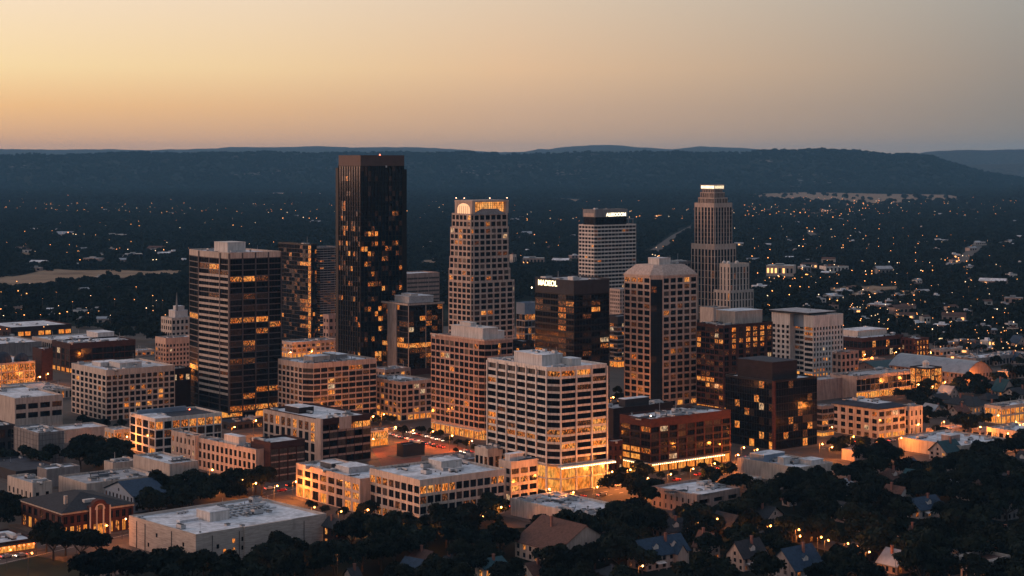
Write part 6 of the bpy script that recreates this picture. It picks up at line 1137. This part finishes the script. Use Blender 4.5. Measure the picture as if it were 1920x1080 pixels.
def gn_wood(name, pts, scl, protos_, label):
    n = len(pts); me = bpy.data.meshes.new(name); me.vertices.add(n); me.vertices.foreach_set('co', np.asarray(pts, dtype=np.float32).ravel())
    a = me.attributes.new('size', 'FLOAT', 'POINT'); a.data.foreach_set('value', np.asarray(scl, dtype=np.float32)); me.materials.append(LEAF)
    o = link(name, me); tag(o, label, 'wood', kind='stuff')
    ng = bpy.data.node_groups.new(name, 'GeometryNodeTree'); ng.interface.new_socket('Geometry', in_out='INPUT', socket_type='NodeSocketGeometry'); ng.interface.new_socket('Geometry', in_out='OUTPUT', socket_type='NodeSocketGeometry')
    gi, go = ng.nodes.new('NodeGroupInput'), ng.nodes.new('NodeGroupOutput'); ip = ng.nodes.new('GeometryNodeInstanceOnPoints'); gg = ng.nodes.new('GeometryNodeGeometryToInstance')
    for p in reversed(protos_): oi = ng.nodes.new('GeometryNodeObjectInfo'); oi.inputs['Object'].default_value = p; ng.links.new(oi.outputs['Geometry'], gg.inputs[0])
    ng.links.new(gi.outputs[0], ip.inputs['Points']); ng.links.new(gg.outputs[0], ip.inputs['Instance']); ip.inputs['Pick Instance'].default_value = True
    rv = ng.nodes.new('FunctionNodeRandomValue'); rv.data_type = 'FLOAT_VECTOR'; rv.inputs[1].default_value = (0, 0, 6.28); ng.links.new(rv.outputs[0], ip.inputs['Rotation'])
    na = ng.nodes.new('GeometryNodeInputNamedAttribute'); na.data_type = 'FLOAT'; na.inputs['Name'].default_value = 'size'; ng.links.new(na.outputs[0], ip.inputs['Scale'])
    ng.links.new(ip.outputs[0], go.inputs[0]); md = o.modifiers.new('scatter', 'NODES'); md.node_group = ng; return o
clumps = [bpy.data.objects.new('clump', crown_mesh(50 + i, R=6.2, H=8.5, base=-.5, n=170, leaf=(1.6, 2.9), mat=(LEAF, LEAF2)[i % 2], lobes=8, name='foliage')) for i in range(5)]
pts, scl = [], []
for y0, y1, n_, s0, s1 in ((1250, 3000, 17000, .7, 1.25), (3000, 6000, 30000, .9, 1.7), (6000, 9600, 24000, 1.4, 2.8)):
    yy = np.sqrt(nrng.uniform(y0 ** 2, y1 ** 2, n_)); xx = yy * nrng.uniform(-.32, .32, n_); ss = nrng.uniform(s0, s1, n_)
    for X, Y, s in zip(xx, yy, ss):
        if ok_wood(X, Y): pts.append((X, Y, 0)); scl.append(s * (.6 if nrng.random() < .12 else 1))
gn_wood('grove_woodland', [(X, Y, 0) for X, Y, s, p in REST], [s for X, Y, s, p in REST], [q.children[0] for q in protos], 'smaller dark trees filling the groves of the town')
for _ in range(5200):
    Y = math.sqrt(nrng.uniform(560 ** 2, 1280 ** 2)); X = Y * nrng.uniform(-.46, .46); sx_, sy_ = px(X, Y)
    if (sx_ > 1950 or sx_ < -60) and not inside(town, X, Y) and clear(X, Y): pts.append((X, Y, 0)); scl.append(nrng.uniform(.7, 1.3))
for _ in range(15000):
    t_ = (nrng.uniform(0, 1) ** 1.0) * (SLOPE.shape[0] - 2); i_ = int(t_); j_ = nrng.uniform(40, SLOPE.shape[1] - 42); jj = int(j_); f_, g_ = t_ - i_, j_ - jj
    q_ = (SLOPE[i_, jj] * (1 - f_) + SLOPE[i_ + 1, jj] * f_) * (1 - g_) + (SLOPE[i_, jj + 1] * (1 - f_) + SLOPE[i_ + 1, jj + 1] * f_) * g_
    pts.append(tuple(q_ - np.array([0, 0, 2.]))); scl.append(nrng.uniform(1.0, 2.4))
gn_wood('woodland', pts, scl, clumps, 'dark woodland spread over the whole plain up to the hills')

# ------------------------------------------------------------------ the air
hz = MB(); hz.box(-9000, 9000, -300, 24000, -1.0, 345, 0, True); ho = hz.build('haze', None); tag(ho, 'thin blue evening haze over the plain', 'haze', kind='stuff')
hm = bpy.data.materials.new('evening_air'); hm.use_nodes = True; t = hm.node_tree; t.nodes.clear(); ou = N(t, 'ShaderNodeOutputMaterial'); pv = N(t, 'ShaderNodeVolumePrincipled')
pv.inputs['Color'].default_value = (.24, .60, 1.0, 1); pv.inputs['Density'].default_value = 3.0e-5; t.links.new(pv.outputs[0], ou.inputs['Volume']); ho.data.materials.clear(); ho.data.materials.append(hm)
